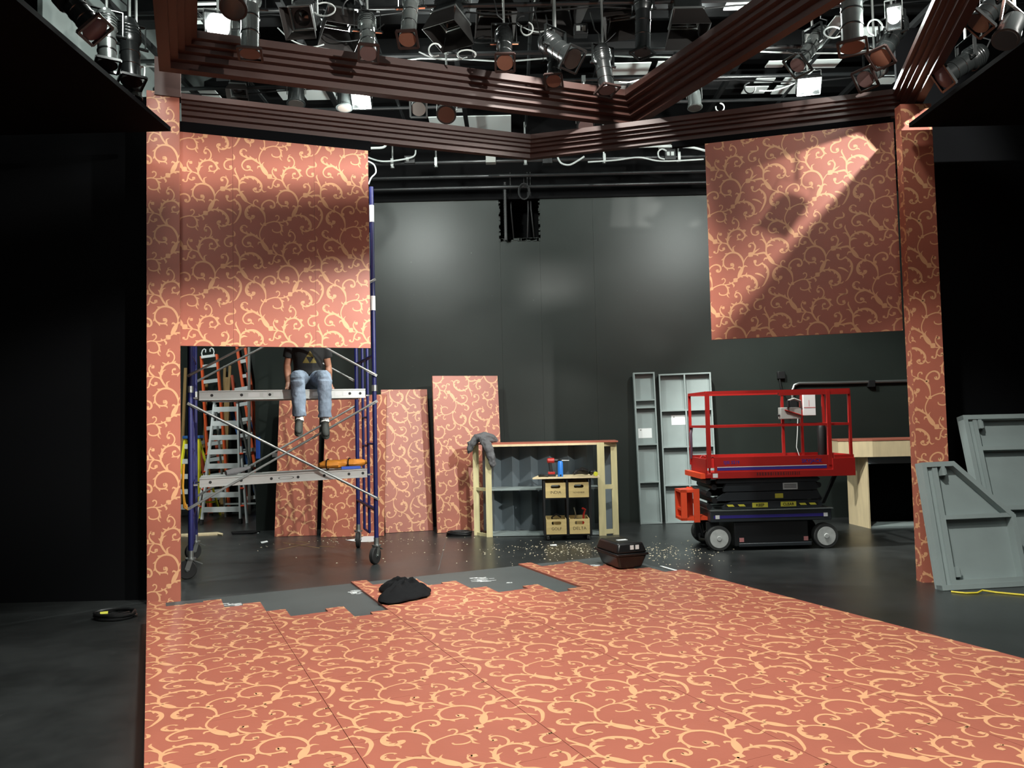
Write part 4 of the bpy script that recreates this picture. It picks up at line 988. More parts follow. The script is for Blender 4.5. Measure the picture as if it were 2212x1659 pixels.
lpart('lower_skirt', (0.24, 0.0, 0.045), (1.12, 0.76, 0.085), 'lift_grey', bevel=0.006)
lpart('chassis_tray', (-0.10, -0.01, 0.345), (1.37, 0.78, 0.475), 'lift_grey', bevel=0.008)
m = MB(); m.fbox(LF, (-0.10, -0.018, 0.475), (1.39, 0.79, 0.487)); m.build('tray_lip', 'hub_grey', lift, smooth=False)
m = MB(); m.fbox(LF, (-0.06, -0.0115, 0.39), (1.30, -0.0102, 0.425)); m.build('blue_stripe', 'decal_blue', lift, smooth=False)
m = MB(); m.fbox(LF, (-0.13, 0.05, 0.09), (0.02, 0.1, 0.34)); m.fbox(LF, (-0.13, 0.6, 0.09), (0.02, 0.66, 0.34)); m.tube([lp(-0.08, 0.1, 0.12), lp(-0.15, 0.3, 0.10), lp(-0.08, 0.6, 0.12)], 0.02, 8); m.tube([lp(-0.05, 0.1, 0.3), lp(-0.13, 0.2, 0.2), lp(-0.1, 0.35, 0.28), lp(-0.03, 0.5, 0.2)], 0.01, 6); m.build('steering_link', 'lift_dark', lift)
# scissor arms: stacked beams with bevelled ends
for k, (z0, z1, a, b, ca) in enumerate(((0.495, 0.585, 0.06, 1.24, 0.10), (0.595, 0.695, 0.00, 1.22, 0.11), (0.705, 0.80, 0.08, 1.20, 0.03), (0.805, 0.865, 0.0, 1.22, 0.02))):
    for v in (0.02, 0.66):
        m = MB(); m.prism([(a, z0), (b, z0), (b+0.04, z0+0.03), (b, z1), (a+ca, z1), (a, z0+0.03)], (LO, LX, Z, LY), v, v+0.06); m.build('scissor_arm', 'lift_grey', lift, smooth=False)
for k, z in enumerate((0.53, 0.60, 0.68, 0.76, 0.83)):
    for u in (-0.03 if k % 2 else -0.10, 1.24 if k % 2 else 1.20):
        m = MB(); m.cyl(lp(u, 0.03, z), lp(u, 0.74, z), 0.034, n=14); m.build('cross_tube', 'lift_dark', lift)
m = MB(); m.cyl(lp(0.2, 0.38, 0.56), lp(1.0, 0.38, 0.80), 0.05, n=14); m.build('lift_cylinder', 'lift_dark', lift)
def decal(u0, u1, z0, z1, v, m_, nm='decal', slant=0.0, parent=None):
    m = MB(); m.add([lp(u0, v, z0), lp(u1, v, z0), lp(u1-slant, v, z1), lp(u0-slant, v, z1)], [(0, 1, 2, 3)]); return m.build(nm, m_, parent or lift, smooth=False)
dv = 0.0185
for u in (0.13, 0.265, 1.01, 1.13): decal(u, u+0.075, 0.525, 0.55, dv, 'decal_yellow', 'hazard_chip', 0.022)
decal(0.09, 0.40, 0.52, 0.555, dv+0.001, 'decal_black', 'hazard_band'); decal(0.97, 1.22, 0.52, 0.555, dv+0.001, 'decal_black', 'hazard_band')
k1 = decal(0.42, 0.61, 0.508, 0.566, dv, 'decal_yellow', 'warning_plate'); k2 = decal(0.765, 0.955, 0.512, 0.570, dv-0.0005, 'decal_yellow', 'warning_plate')
LFR = lambda u, z, v: (lp(u, v, z), LX, Z, -LY)
lettering('KEEP', LFR(0.515, 0.520, dv-0.001), 0.046, 'decal_black', k1, bold=0.001)
lettering('CLEAR', LFR(0.86, 0.524, dv-0.0015), 0.046, 'decal_black', k2, bold=0.001)
decal(0.80, 0.98, 0.715, 0.795, dv, 'decal_white', 'info_plate'); decal(0.70, 0.80, 0.615, 0.67, dv, 'decal_yellow', 'info_plate')
for z in (0.735, 0.752, 0.77): decal(0.815, 0.965, z, z+0.007, dv-0.001, 'decal_black', 'print_line')
for u in (-0.04, 1.27): decal(u, u+0.05, 0.385, 0.43, -0.0125, 'decal_white', 'sticker')
for u in (0.25, 1.03): decal(u, u+0.055, 0.10, 0.15, 0.0195, 'decal_red', 'sticker')
# platform
lpart('platform_floor', (-0.14, -0.02, 0.875), (1.66, 0.78, 0.915), 'lift_red')
lpart('platform_lip', (-0.08, -0.035, 0.868), (1.40, -0.021, 0.945), 'lift_red')
lpart('platform_lip', (1.40, -0.035, 0.868), (1.67, -0.021, 1.08), 'lift_red')
lpart('end_lip', (-0.20, 0.0, 0.868), (-0.141, 0.78, 0.93), 'lift_orange')
lpart('platform_side', (-0.03, -0.02, 0.945), (1.40, 0.0, 1.12), 'lift_red')
lpart('platform_side', (-0.10, 0.76, 0.945), (1.64, 0.78, 1.12), 'lift_red')
lpart('extension_side', (1.43, -0.02, 1.08), (1.64, 0.0, 1.12), 'lift_red')
lpart('end_panel', (1.64, -0.02, 0.92), (1.665, 0.78, 1.12), 'lift_red')
lpart('end_panel', (-0.12, 0.05, 0.92), (-0.10, 0.76, 1.10), 'lift_red')
decal(0.0, 1.33, 0.962, 0.995, -0.0205, 'decal_blue', 'blue_stripe'); decal(0.0, 1.33, 0.998, 1.006, -0.0206, 'decal_white', 'white_stripe')
decal(-0.06, 0.0, 0.88, 0.93, -0.0355, 'decal_white', 'sticker')
rdm = random.Random(5); u = 0.47
while u < 0.98: ww = 0.010+0.014*rdm.random(); decal(u, u+ww, 0.895, 0.93, -0.0355, 'decal_dark', 'faded_print'); u += ww+0.012
lettering('SJIII 3219', LFR(0.175, 1.04, -0.0207), 0.052, 'decal_blue', lift, bold=0.001)
lettering('SKYJACK', LFR(1.15, 1.035, -0.0207), 0.062, 'decal_blue', lift, bold=0.001)
# guard rails
def rp(name, pts, r=0.019): m = MB(); 
def sq(a, b, s=0.036): m = MB(); m.bar(lp(*a), lp(*b), s, s, up=LY); return m
RT, RM = 1.90, 1.49
for (u, v) in ((-0.09, 0.0), (1.38, 0.0), (1.64, 0.0), (-0.12, 0.74), (1.1, 0.76), (1.35, 0.76), (1.64, 0.76)):
    s = 0.045 if u in (-0.09, 1.38) else 0.032
    sq((u, v, 1.0), (u, v, RT), s).build('rail_post', 'lift_red', lift, smooth=False)
for z, nm in ((RT, 'top_rail'), (RM, 'mid_rail')):
    for a, b in (((-0.09, 0.0), (1.64, 0.0)), ((-0.12, 0.74), (1.64, 0.76)), ((1.64, 0.0), (1.64, 0.76)), ((-0.09, 0.0), (-0.12, 0.74))):
        sq((a[0], a[1], z), (b[0], b[1], z), 0.036 if z == RT else 0.028).build(nm, 'lift_red', lift, smooth=False)
sq((0.78, 0.0, RT-0.03), (1.64, 0.0, RT-0.03), 0.04).build('rail_sleeve', 'lift_red', lift, smooth=False)
cb = lpart('control_box', (1.03, 0.62, 1.56), (1.30, 0.72, 1.71), 'box_grey', bevel=0.006)
m = MB(); m.tube([lp(1.12, 0.6, 1.72), lp(1.13, 0.6, 1.80), lp(1.20, 0.6, 1.82), lp(1.28, 0.6, 1.79), lp(1.31, 0.64, 1.68)], 0.014, 8); m.build('guard_bar', 'box_grey', cb)
m = MB(); m.cyl(lp(1.12, 0.60, 1.72), lp(1.12, 0.60, 1.80), 0.022, n=10); m.build('joystick', 'black_metal', cb)
m = MB(); m.bar(lp(1.08, 0.615, 1.68), lp(1.32, 0.615, 1.60), 0.008, 0.022, up=LY); m.build('red_strap', 'drill_red', cb, smooth=False)
m = MB(); m.cyl(lp(1.0, 0.66, 1.61), lp(1.03, 0.66, 1.61), 0.016, n=10); m.build('plug', 'black_metal', cb)
lpart('document_box', (1.36, 0.70, 1.60), (1.52, 0.74, 1.87), 'decal_white', bevel=0.004)
m = MB(); m.fbox(LF, (1.365, 0.698, 1.70), (1.515, 0.6995, 1.71)); m.fbox(LF, (1.43, 0.698, 1.72), (1.436, 0.6995, 1.80)); m.build('print_line', 'decal_red', lift, smooth=False)
m = MB(); m.lathe(lp(1.50, 0.5, 0.916), Z, [(0.05, 0), (0.055, 0.01), (0.055, 0.52), (0.04, 0.56)], 18); m.build('hose_reel_tube', 'gloss_black', lift)
m = MB(); m.tube([lp(1.24, 0.6, 1.56), lp(1.21, 0.55, 1.40), lp(1.17, 0.5, 1.20), lp(1.18, 0.45, 1.10), lp(1.24, 0.44, 1.0)], 0.005, 6); m.build('coil_cord', 'white_cable', lift)
m = MB(); m.tube([lp(-0.10, 0.72, 1.48), lp(-0.13, 0.69, 1.40), lp(-0.125, 0.69, 1.25), lp(-0.13, 0.70, 1.08)], [0.012, 0.02, 0.016, 0.014], 8); m.build('gate_chain', 'gel_purple', lift)
for v in (0.1, 0.55):
    m = MB(); m.tube([lp(-0.06, v, 0.93), lp(-0.06, v, 1.08), lp(-0.03, v, 1.12), lp(0.01, v, 1.11), lp(0.02, v, 1.06), lp(0.02, v, 0.93)], 0.012, 8); m.build('hand_loop', 'lift_red', lift)
heap('crumpled clear plastic lying on the deck of the red lift', 'plastic_wrap', 'plastic', [lp(1.16, 0.45, 0.985), lp(1.22, 0.42, 1.03), lp(1.30, 0.42, 1.0), lp(1.36, 0.44, 0.965)], [0.04, 0.06, 0.055, 0.03], 'decal_white', 12, 0.3, 0.01)
# orange step at the left end
og = MB()
og.fbox(LF, (-0.42, 0.10, 0.36), (-0.35, 0.13, 0.73)); og.fbox(LF, (-0.42, 0.40, 0.36), (-0.35, 0.43, 0.73)); og.fbox(LF, (-0.42, 0.10, 0.70), (-0.22, 0.43, 0.73)); og.fbox(LF, (-0.42, 0.10, 0.36), (-0.22, 0.43, 0.39)); og.fbox(LF, (-0.27, 0.08, 0.34), (-0.20, 0.11, 0.74)); og.fbox(LF, (-0.27, 0.41, 0.34), (-0.20, 0.44, 0.74)); og.fbox(LF, (-0.20, 0.12, 0.36), (-0.10, 0.40, 0.40)); og.fbox(LF, (-0.40, 0.13, 0.47), (-0.36, 0.40, 0.50))
og.build('access_step', 'lift_orange', lift, smooth=False)
m = MB(); m.prism([(1.40, 0.50), (1.44, 0.50), (1.62, 0.86), (1.58, 0.86)], (LO, LX, Z, LY), 0.35, 0.40); m.build('platform_brace', 'lift_dark', lift, smooth=False)
# ================================================================ plywood counter, right
pw = thing('plywood_counter', 'plywood counter unit with a dark opening, between the red lift and right pilaster', 'counter', (5.4, 11.5, 0))
m = MB(); m.prism([(4.60, 11.32), (5.02, 11.17), (6.6, 11.17), (6.6, 11.95), (4.72, 11.95)], (V((0, 0, 0)), V((1, 0, 0)), V((0, 1, 0)), Z), 1.00, 1.225); m.build('top_band', 'ply', pw, smooth=False)
m = MB(); m.prism([(4.595, 11.315), (5.02, 11.165), (6.6, 11.165), (6.6, 11.955), (4.715, 11.955)], (V((0, 0, 0)), V((1, 0, 0)), V((0, 1, 0)), Z), 1.2255, 1.245); m.build('countertop', 'red_paint', pw, smooth=False)
m = MB(); m.prism([(4.91, 11.80), (4.96, 11.24), (4.98, 11.24), (4.935, 11.80)], (V((0, 0, 0)), V((1, 0, 0)), V((0, 1, 0)), Z), 0.0, 0.999); m.build('side_panel', 'ply', pw, smooth=False)
m = MB(); m.box((4.985, 11.24, 0.90), (6.6, 11.26, 0.999)); m.build('header', 'grey_dark', pw, smooth=False)
m = MB(); m.box((4.985, 11.25, 0), (6.6, 11.78, 0.025)); m.build('bottom_panel', 'grey_paint', pw, smooth=False)
m = MB(); m.box((4.985, 11.78, 0), (6.6, 11.80, 0.999)); m.build('back_panel', 'mask_black', pw, smooth=False)
m = MB(); m.box((4.62, 11.36, 0.75), (4.72, 11.40, 0.999)); m.build('edge_block', 'ply', pw, smooth=False)
m = MB(); m.box((4.84, 11.95, 0), (4.88, 12.0, 0.9)); 
# ================================================================ grey platforms leaning right
def framed(name, label, o, exd, phi, poly, bars, depth, blocks=(), grp=None):
    ex = hdir(exd); bk = V((-ex.y, ex.x, 0)); up = bk*math.sin(math.radians(phi))+Z*math.cos(math.radians(phi)); nz = ex.cross(up)
    o = o-nz*0.0+Z*0.004; fr = (o, ex, up, nz)
    t = thing(name, label, 'platform', o, grp)
    m = MB(); m.prism(poly, fr, -depth-0.02, -depth); m.build('top_skin', 'grey_paint', t, smooth=False)
    n = len(poly); cx = sum(p[0] for p in poly)/n; cz = sum(p[1] for p in poly)/n
    W_ = [0.045]*n
    for i in range(n):
        a = V((poly[i][0], poly[i][1], 0)); b_ = V((poly[(i+1) % n][0], poly[(i+1) % n][1], 0)); d = (b_-a).normalized(); nn = V((-d.y, d.x, 0))
        if (V((cx, cz, 0))-a).dot(nn) < 0: nn = -nn
        e = 0.045
        q = [a, b_, b_+nn*e-d*e*0.0, a+nn*e+d*e*0.0]
        m = MB(); m.prism([(p.x, p.y) for p in q], fr, -depth+0.0005*i, -0.0005*i); m.build('frame_member', 'grey_paint', t, smooth=False)
    for x0, y0, x1, y1, d0, d1 in bars: m = MB(); m.fbox(fr, (x0, y0, -depth+d0), (x1, y1, -d1)); m.build('cross_bar', 'grey_paint', t, smooth=False)
    for x, y in blocks: m = MB(); m.fbox(fr, (x, y, -depth), (x+0.035, y+0.09, 0.0)); m.fbox(fr, (x+0.035, y+0.01, -depth), (x+0.06, y+0.08, -0.02)); m.build('cleat', 'grey_paint', t, smooth=False)
    return t
framed('stage_platform', 'front grey platform with a cut-off corner leaning against the right pilaster', V((3.820, 7.2225, 0)), 8, 10.5, [(0, 0), (0.87, 0), (0.86, 0.645), (0.33, 1.16), (0, 1.155)],
       [(0.045, 0.0, 0.105, 1.15, 0.0, 0.035), (0.105, 0.0, 0.155, 1.13, 0.0, 0.012), (0.155, 0.625, 0.85, 0.665, 0.0, 0.004), (0.155, 0.045, 0.82, 0.085, 0.0, 0.012)], 0.085, [(0.19, 1.03), (0.165, 0.11)], 'grey platforms leaning on the right')
framed('stage_platform', 'rear rectangular grey platform leaning behind the one with a cut-off corner', V((4.523, 7.579, 0)), 5, 13.5, [(0, 0), (1.6, 0), (1.6, 1.61), (0, 1.61)],
       [(0.045, 0, 0.10, 1.6, 0.0, 0.03), (0.10, 0.045, 0.14, 1.57, 0.0, 0.01), (0.14, 1.25, 1.56, 1.29, 0.0, 0.006), (0.14, 0.66, 1.56, 0.70, 0.0, 0.006)], 0.085, [(0.15, 1.47)], 'grey platforms leaning on the right')
m = MB(); m.tube([V((3.86, 7.16, 0.008)), V((3.95, 7.09, 0.008)), V((4.05, 7.09, 0.008)), V((4.12, 7.13, 0.02)), V((4.22, 7.09, 0.008)), V((4.38, 6.97, 0.008)), V((4.7, 6.9, 0.008))], 0.008, 8)
tag(m.build('power_cable', 'yellow_cable'), 'yellow cable on the floor in front of the leaning grey platforms', 'cable')
# ================================================================ on the deck
ko = V((0.945, 7.468, DZ)); kx = (V((0.797, 7.90, DZ))-ko).normalized(); ky = (V((1.154, 7.68, DZ))-ko); kyl = ky.length; ky = V((kx.y, -kx.x, 0)); ky = ky if ky.dot(V((1, 0, 0))) > 0 else -ky
cs = thing('equipment_case', 'black hard plastic case on the far corner of the patterned boards', 'case', ko+kx*0.22+ky*0.15)
def taper(z0, z1, g0, g1, L0=0.46, W0=0.30):
    r = []
    for z, g_ in ((z0, g0), (z1, g1)): r += [ko+kx*a+ky*b_+Z*z for a, b_ in ((-g_, -g_), (L0+g_, -g_), (L0+g_, W0+g_), (-g_, W0+g_))]
    return MB().hexa(r)
b1 = taper(0.004, 0.135, -0.035, 0.008); b1.build('base_shell', 'case_black', cs, bevel=0.02)
taper(0.128, 0.150, 0.018, 0.018).build('rim', 'case_black', cs, bevel=0.006)
l1 = taper(0.150, 0.245, 0.008, -0.022).build('lid', 'case_black', cs, bevel=0.018)
for k in range(2):
    m = MB(); q = ko+ky*(0.13+0.055*k)-kx*(0.0-0.004)+Z*0.185
    m.fbox((q-kx*0.006, ky, Z, kx), (0, 0, -0.004), (0.036, 0.04, 0.0)); m.build('latch_label', 'decal_white', l1, smooth=False)
m = MB(); m.fbox((ko+Z*0.2455, kx, ky, Z), (0.18, 0.10, 0), (0.23, 0.20, 0.004)); tag(m.build('paper_scrap', 'paper', smooth=False), 'white paper slip lying on top of the black case', 'paper')
# jacket
jc = V((-0.93, 6.70, DZ)); jk = MB(); NA, NR = 48, 12
r_ = random.Random(2)
def jr(a):   # outline: long sleeve to the left-front
    d = V((math.cos(a), math.sin(a)))
    base = 0.22+0.02*math.sin(3*a+1)+0.012*math.sin(7*a)
    base *= 0.75+0.75*abs(math.sin(a-0.5))**1.3
    sl_ = max(0.0, math.cos(a-math.radians(243)))**14
    return base+0.13*sl_
vs = [jc+Z*0.10]
for i in range(1, NR+1):
    t = i/NR
    for j in range(NA):
        a = 2*PI*j/NA; rr_ = jr(a)*t
        h = 0.10*(1-t**2.6)+0.02*math.sin(5*a+7*t)*(1-t)+0.016*math.sin(11*a-9*t)*math.sin(PI*t)+0.004
        if i == NR: h = 0.002
        vs.append(jc+V((math.cos(a)*rr_*0.95, math.sin(a)*rr_*1.25, max(h, 0.002))))
fs = [(0, 1+j, 1+(j+1) % NA) for j in range(NA)]
for i in range(NR-1):
    for j in range(NA): j2 = (j+1) % NA; fs.append((1+i*NA+j, 1+(i+1)*NA+j, 1+(i+1)*NA+j2, 1+i*NA+j2))
fs.append(tuple(1+(NR-1)*NA+j for j in range(NA))[::-1])
jk.add(vs, fs); jo_ = tag(jk.build('jacket', 'jacket', ang=60), 'black jacket dropped in a heap on the patterned boards', 'clothing')
jo_.modifiers.new('subdivision', 'SUBSURF').levels = 1; jo_.modifiers['subdivision'].render_levels = 1; crumple(jo_, 0.03)
# coils and bits on the floor
def coil(label, c, r, n, rt, m_, seed, sq_=0.6, name='cable_coil'):
    rr2 = random.Random(seed); pts = []
    for k in range(n*24):
        a = 2*PI*k/24; rad = r*(1+0.10*math.sin(k*0.37+seed)+0.05*rr2.random()); pts.append(V(c)+V((math.cos(a)*rad, math.sin(a)*rad*sq_, rt+rt*1.5*(k//24)*0.7+0.004*rr2.random())))
    m = MB(); m.tube(pts, rt, 6); return tag(m.build(name, m_), label, 'cable')
c1 = coil('coiled black cable on the dark floor left of the platform', (-3.45, 6.92, 0), 0.15, 4, 0.012, 'black_cable', 1, 0.8)
m = MB(); m.lathe(V((-3.55, 6.86, 0.05)), V((1, 0.5, 0)), [(0.016, 0), (0.016, 0.06)], 8); m.build('yellow_tie', 'yellow_tool', c1)
coil('black cable coil on the floor at the foot of the tallest patterned flat', (-0.80, 11.46, 0), 0.16, 4, 0.013, 'black_cable', 4, 0.5)
def scrap(label, pts, name='paper_scrap', m_='paper', h=0.003, z=0.0005, cat='paper'):
    P = [fl(*p) if len(p) == 2 else fl(p[0], p[1], p[2]) for p in pts]; m = MB(); n = len(P)
    m.add([p+Z*z for p in P]+[p+Z*(z+h) for p in P], [tuple(range(n))[::-1], tuple(range(n, 2*n))]+[(i, (i+1) % n, n+(i+1) % n, n+i) for i in range(n)])
    return tag(m.build(name, m_, smooth=False), label, cat)
scrap('torn white paper on the floor beside the right rear scaffold caster', [(748, 1167), (776, 1163), (790, 1157), (812, 1154), (818, 1163), (806, 1170), (776, 1171)])
scrap('small white scrap on the floor left of the patterned flats', [(563, 1171), (577, 1168), (579, 1171), (565, 1174)])
scrap('pale batten lying on the floor in the alcove entrance', [(391, 1156), (470, 1152), (482, 1155), (480, 1158), (470, 1156), (391, 1160)], 'timber_batten', 'ply', 0.02, cat='timber')
scrap('dark stick lying on the floor by the end of the back wall', [(500, 1151), (545, 1148), (562, 1150), (545, 1154), (502, 1155)], 'timber_batten', 'black_cloth', 0.02, cat='timber')
scrap('white tape tail on the floor at the end of the back wall', [(544, 1146), (560, 1149), (558, 1152), (543, 1150)], 'tape_scrap')
scrap('white card strip on the bare platform behind the black jacket', [(812, 1259.5, DZ), (838, 1256.5, DZ), (841, 1259, DZ), (815, 1262.5, DZ)], 'card_strip', z=-0.0155)
scrap('white tape strip on the floor at the right corner of the platform', [(1425, 1223), (1430, 1223), (1466, 1233), (1461, 1234)], 'tape_scrap')
scrap('flat white scrap on the floor in front of the tool cart', [(1188, 1177), (1202, 1176), (1203, 1179), (1189, 1179)])
for k, (a, b_) in enumerate((((612, 1173), (690, 1184)), ((600, 1188), (668, 1174)), ((640, 1170), (664, 1172)), ((690, 1180), (722, 1182)))):
    A_, B_ = fl(*a), fl(*b_); m = MB(); m.bar(A_+Z*0.0015, B_+Z*0.0015, 0.012, 0.002); tag(m.build('tape_mark', 'pole_wood', smooth=False), ['longest tape mark crossing the floor behind the scaffold', 'tape mark slanting up across the longest one behind the scaffold', 'short tape mark above the crossing marks', 'short tape mark right of the crossing marks'][k], 'tape', 'tape marks on the floor')
A_, B_ = fl(962, 1172), fl(947, 1232); m = MB(); m.bar(A_+Z*0.001, B_+Z*0.001, 0.008, 0.001); tag(m.build('tape_mark', 'deck_grey', smooth=False), 'long pale line on the floor running towards the bare platform edge', 'tape')
# sawdust (uncountable)
sd = MB(); rs_ = random.Random(9)
for k in range(900):
    cx, cy_, sx_, sy_ = rs_.choice(((1.25, 9.75, 0.35, 0.35), (1.25, 9.75, 0.35, 0.35), (0.6, 10.2, 0.45, 0.25), (1.9, 9.4, 0.3, 0.4), (-2.0, 11.1, 0.7, 0.2), (0.9, 9.9, 0.5, 0.3), (0.3, 9.9, 1.2, 0.5)))
    x, y = rs_.gauss(cx, sx_), rs_.gauss(cy_, sy_)
    if (V((x, y, 0))-DO).dot(E2) > -0.1*KD and (V((x, y, 0))-DO).dot(E1) < 4.6: continue
    s = 0.002+0.006*rs_.random()**2; a = rs_.random()*PI
    u_ = V((math.cos(a), math.sin(a), 0))*s*1.6; v_ = V((-math.sin(a), math.cos(a), 0))*s; c = V((x, y, 0.001))
    sd.add([c-u_-v_, c+u_-v_, c+u_+v_, c-u_+v_, c+Z*s*0.8], [(0, 1, 4), (1, 2, 4), (2, 3, 4), (3, 0, 4)])
tag(sd.build('sawdust', 'sawdust', smooth=False), 'pale sawdust scattered on the dark floor before the tool cart', 'sawdust', kind='stuff')
# chalk scribbles on the bare platform
pb_ = [o for o in COL.objects if o.name == 'platform_base'][0]
for k, (cx, cy_, w_, h_) in enumerate(((1044, 1252, 27, 7), (502, 1306, 20, 4), (768, 1279, 14, 6), (1100, 1259, 5, 1), (1285, 1222, 10, 2))):
    m = MB(); rk = random.Random(20+k)
    for q in range(26):
        x, y = cx+(rk.random()*2-1)*w_*0.8, cy_+(rk.random()*2-1)*h_*0.7; l = w_*0.4*rk.random()+2
        a_, b2 = fl(x-l, y+l*0.1*(rk.random()-0.2), DZ-0.016), fl(x+l, y-l*0.2*rk.random(), DZ-0.016); m.bar(a_+Z*0.0008, b2+Z*0.0008, 0.006, 0.0006)
    m.build('chalk_mark', 'paper', pb_, smooth=False)
# ================================================================ on the back wall
def wallbox(px0, py0, px1, py1, d, nm, m_, lb, cat, Y=12.49):
    a, b_ = at(px0, py0, Y), at(px1, py1, Y); m = MB(); m.box((a.x, 12.498-d, b_.z), (b_.x, 12.4985, a.z)); return tag(m.build(nm, m_, bevel=0.004), lb, cat)
wallbox(1678, 803, 1694, 818, 0.06, 'junction_box', 'black_metal', 'upper black junction box on the back wall above the red lift', 'junction box')
a = at(1684, 818, 12.46); m = MB(); m.tube([V((a.x, 12.46, a.z)), V((a.x+0.01, 12.45, a.z-0.12)), V((a.x+0.05, 12.44, a.z-0.25)), V((a.x+0.10, 12.46, a.z-0.34)), V((a.x+0.12, 12.46, a.z-0.6))], 0.012, 8); tag(m.build('wall_cable', 'black_cable'), 'black cable dropping from the upper junction box behind the red lift', 'cable')
p = [at(1712, 862, 12.46), at(1712, 842, 12.46), at(1716, 832, 12.46), at(1726, 828, 12.46), at(1800, 827, 12.46), at(1990, 822, 12.46)]
m = MB(); m.tube([V((q.x, 12.46, q.z)) for q in p], 0.022, 10); tag(m.build('conduit', 'steel'), 'steel conduit along the back wall right of the junction box', 'conduit')
wallbox(1872, 822, 1887, 836, 0.075, 'junction_box', 'black_metal', 'black junction box on the steel conduit at the right', 'junction box')
wallbox(1704, 862, 1720, 880, 0.06, 'junction_box', 'black_metal', 'black junction box where the conduit bends down behind the lift', 'junction box')
m = MB(); a = at(1016, 735, 12.49); m.lathe(V((a.x, 12.4985, a.z)), V((0, -1, 0)), [(0.05, 0), (0.045, 0.02), (0.02, 0.03)], 8)
# ================================================================ lighting grid
def pipe(label, pts, r=0.025, m_='pipe_black', grp='black grid pipes'):
    m = MB(); m.tube([V(p) for p in pts], r, 10); return tag(m.build('grid_pipe', m_), label, 'pipe', grp)
PIPES = [(6.3, 6.0, 'grid pipe nearest the camera, high over the patterned boards'), (7.3, 5.98, 'grid pipe carrying the row of stage lights over the upper cornice'),
         (8.3, 6.05, 'grid pipe carrying the barn-door lights behind the upper cornice'), (9.2, 5.95, 'grid pipe carrying the two blazing floodlights'), (10.1, 6.0, 'grid pipe seen between the two cornices'), (11.0, 6.05, 'grid pipe seen through the gap over the lower cornice')]
for y, z, lb in PIPES: pipe(lb, [(-6.0, y, z), (7.0, y, z)])
for k, x in enumerate((-3.3, -1.5, 0.3, 2.1, 3.9)):
    pipe(['grid pipe running front to back, leftmost of five', 'grid pipe running front to back, second of five from the left', 'grid pipe running front to back, middle of five', 'grid pipe running front to back, fourth of five from the left', 'grid pipe running front to back, rightmost of five'][k], [(x, 2.0, 6.08-0.0), (x, 12.2, 6.08)], 0.022, 'pipe_black', 'grid pipes running front to back')
for x in (-4.2, -2.4, -0.6, 1.2, 3.0, 4.8):
    struct(MB().box((x-0.03, -1, 6.12), (x+0.03, 12.4, 6.18)).build('trim_grid_beam', 'joist_black', smooth=False))
def lit_patch(px0, px1, py0, py1, z=6.33):  # pale slab standing in for a lit patch of ceiling, brightness in its colour
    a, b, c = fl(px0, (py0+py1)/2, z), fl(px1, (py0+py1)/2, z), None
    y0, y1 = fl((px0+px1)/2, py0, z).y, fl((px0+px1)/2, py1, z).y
    struct(MB().box((a.x, y0, z), (b.x, y1, z+0.015)).build('ceiling_lit_patch', 'ceiling_lit', smooth=False))
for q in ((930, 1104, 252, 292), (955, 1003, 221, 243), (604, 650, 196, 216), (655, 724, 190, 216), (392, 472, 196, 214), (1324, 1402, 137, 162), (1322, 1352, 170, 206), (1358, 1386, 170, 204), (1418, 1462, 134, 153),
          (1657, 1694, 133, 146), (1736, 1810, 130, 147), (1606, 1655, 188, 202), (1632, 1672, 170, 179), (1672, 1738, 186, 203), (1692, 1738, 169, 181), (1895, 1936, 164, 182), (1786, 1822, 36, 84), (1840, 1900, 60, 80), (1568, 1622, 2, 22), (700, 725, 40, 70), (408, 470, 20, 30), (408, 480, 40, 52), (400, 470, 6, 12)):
    lit_patch(*q)
def clampto(mb, top, pz, r=0.012):
    mb.cyl(top, V((top.x, top.y, pz-0.03)), r, n=8)
    mb.box((top.x-0.025, top.y-0.035, pz-0.045), (top.x+0.025, top.y+0.035, pz+0.035))
def basis(R, L):
    a = (L-R).normalized(); s = a.cross(Z); s = s.normalized() if s.length > 0.05 else V((1, 0, 0)); return a, s, s.cross(a).normalized()
GR = 'stage lights hung on the grid'
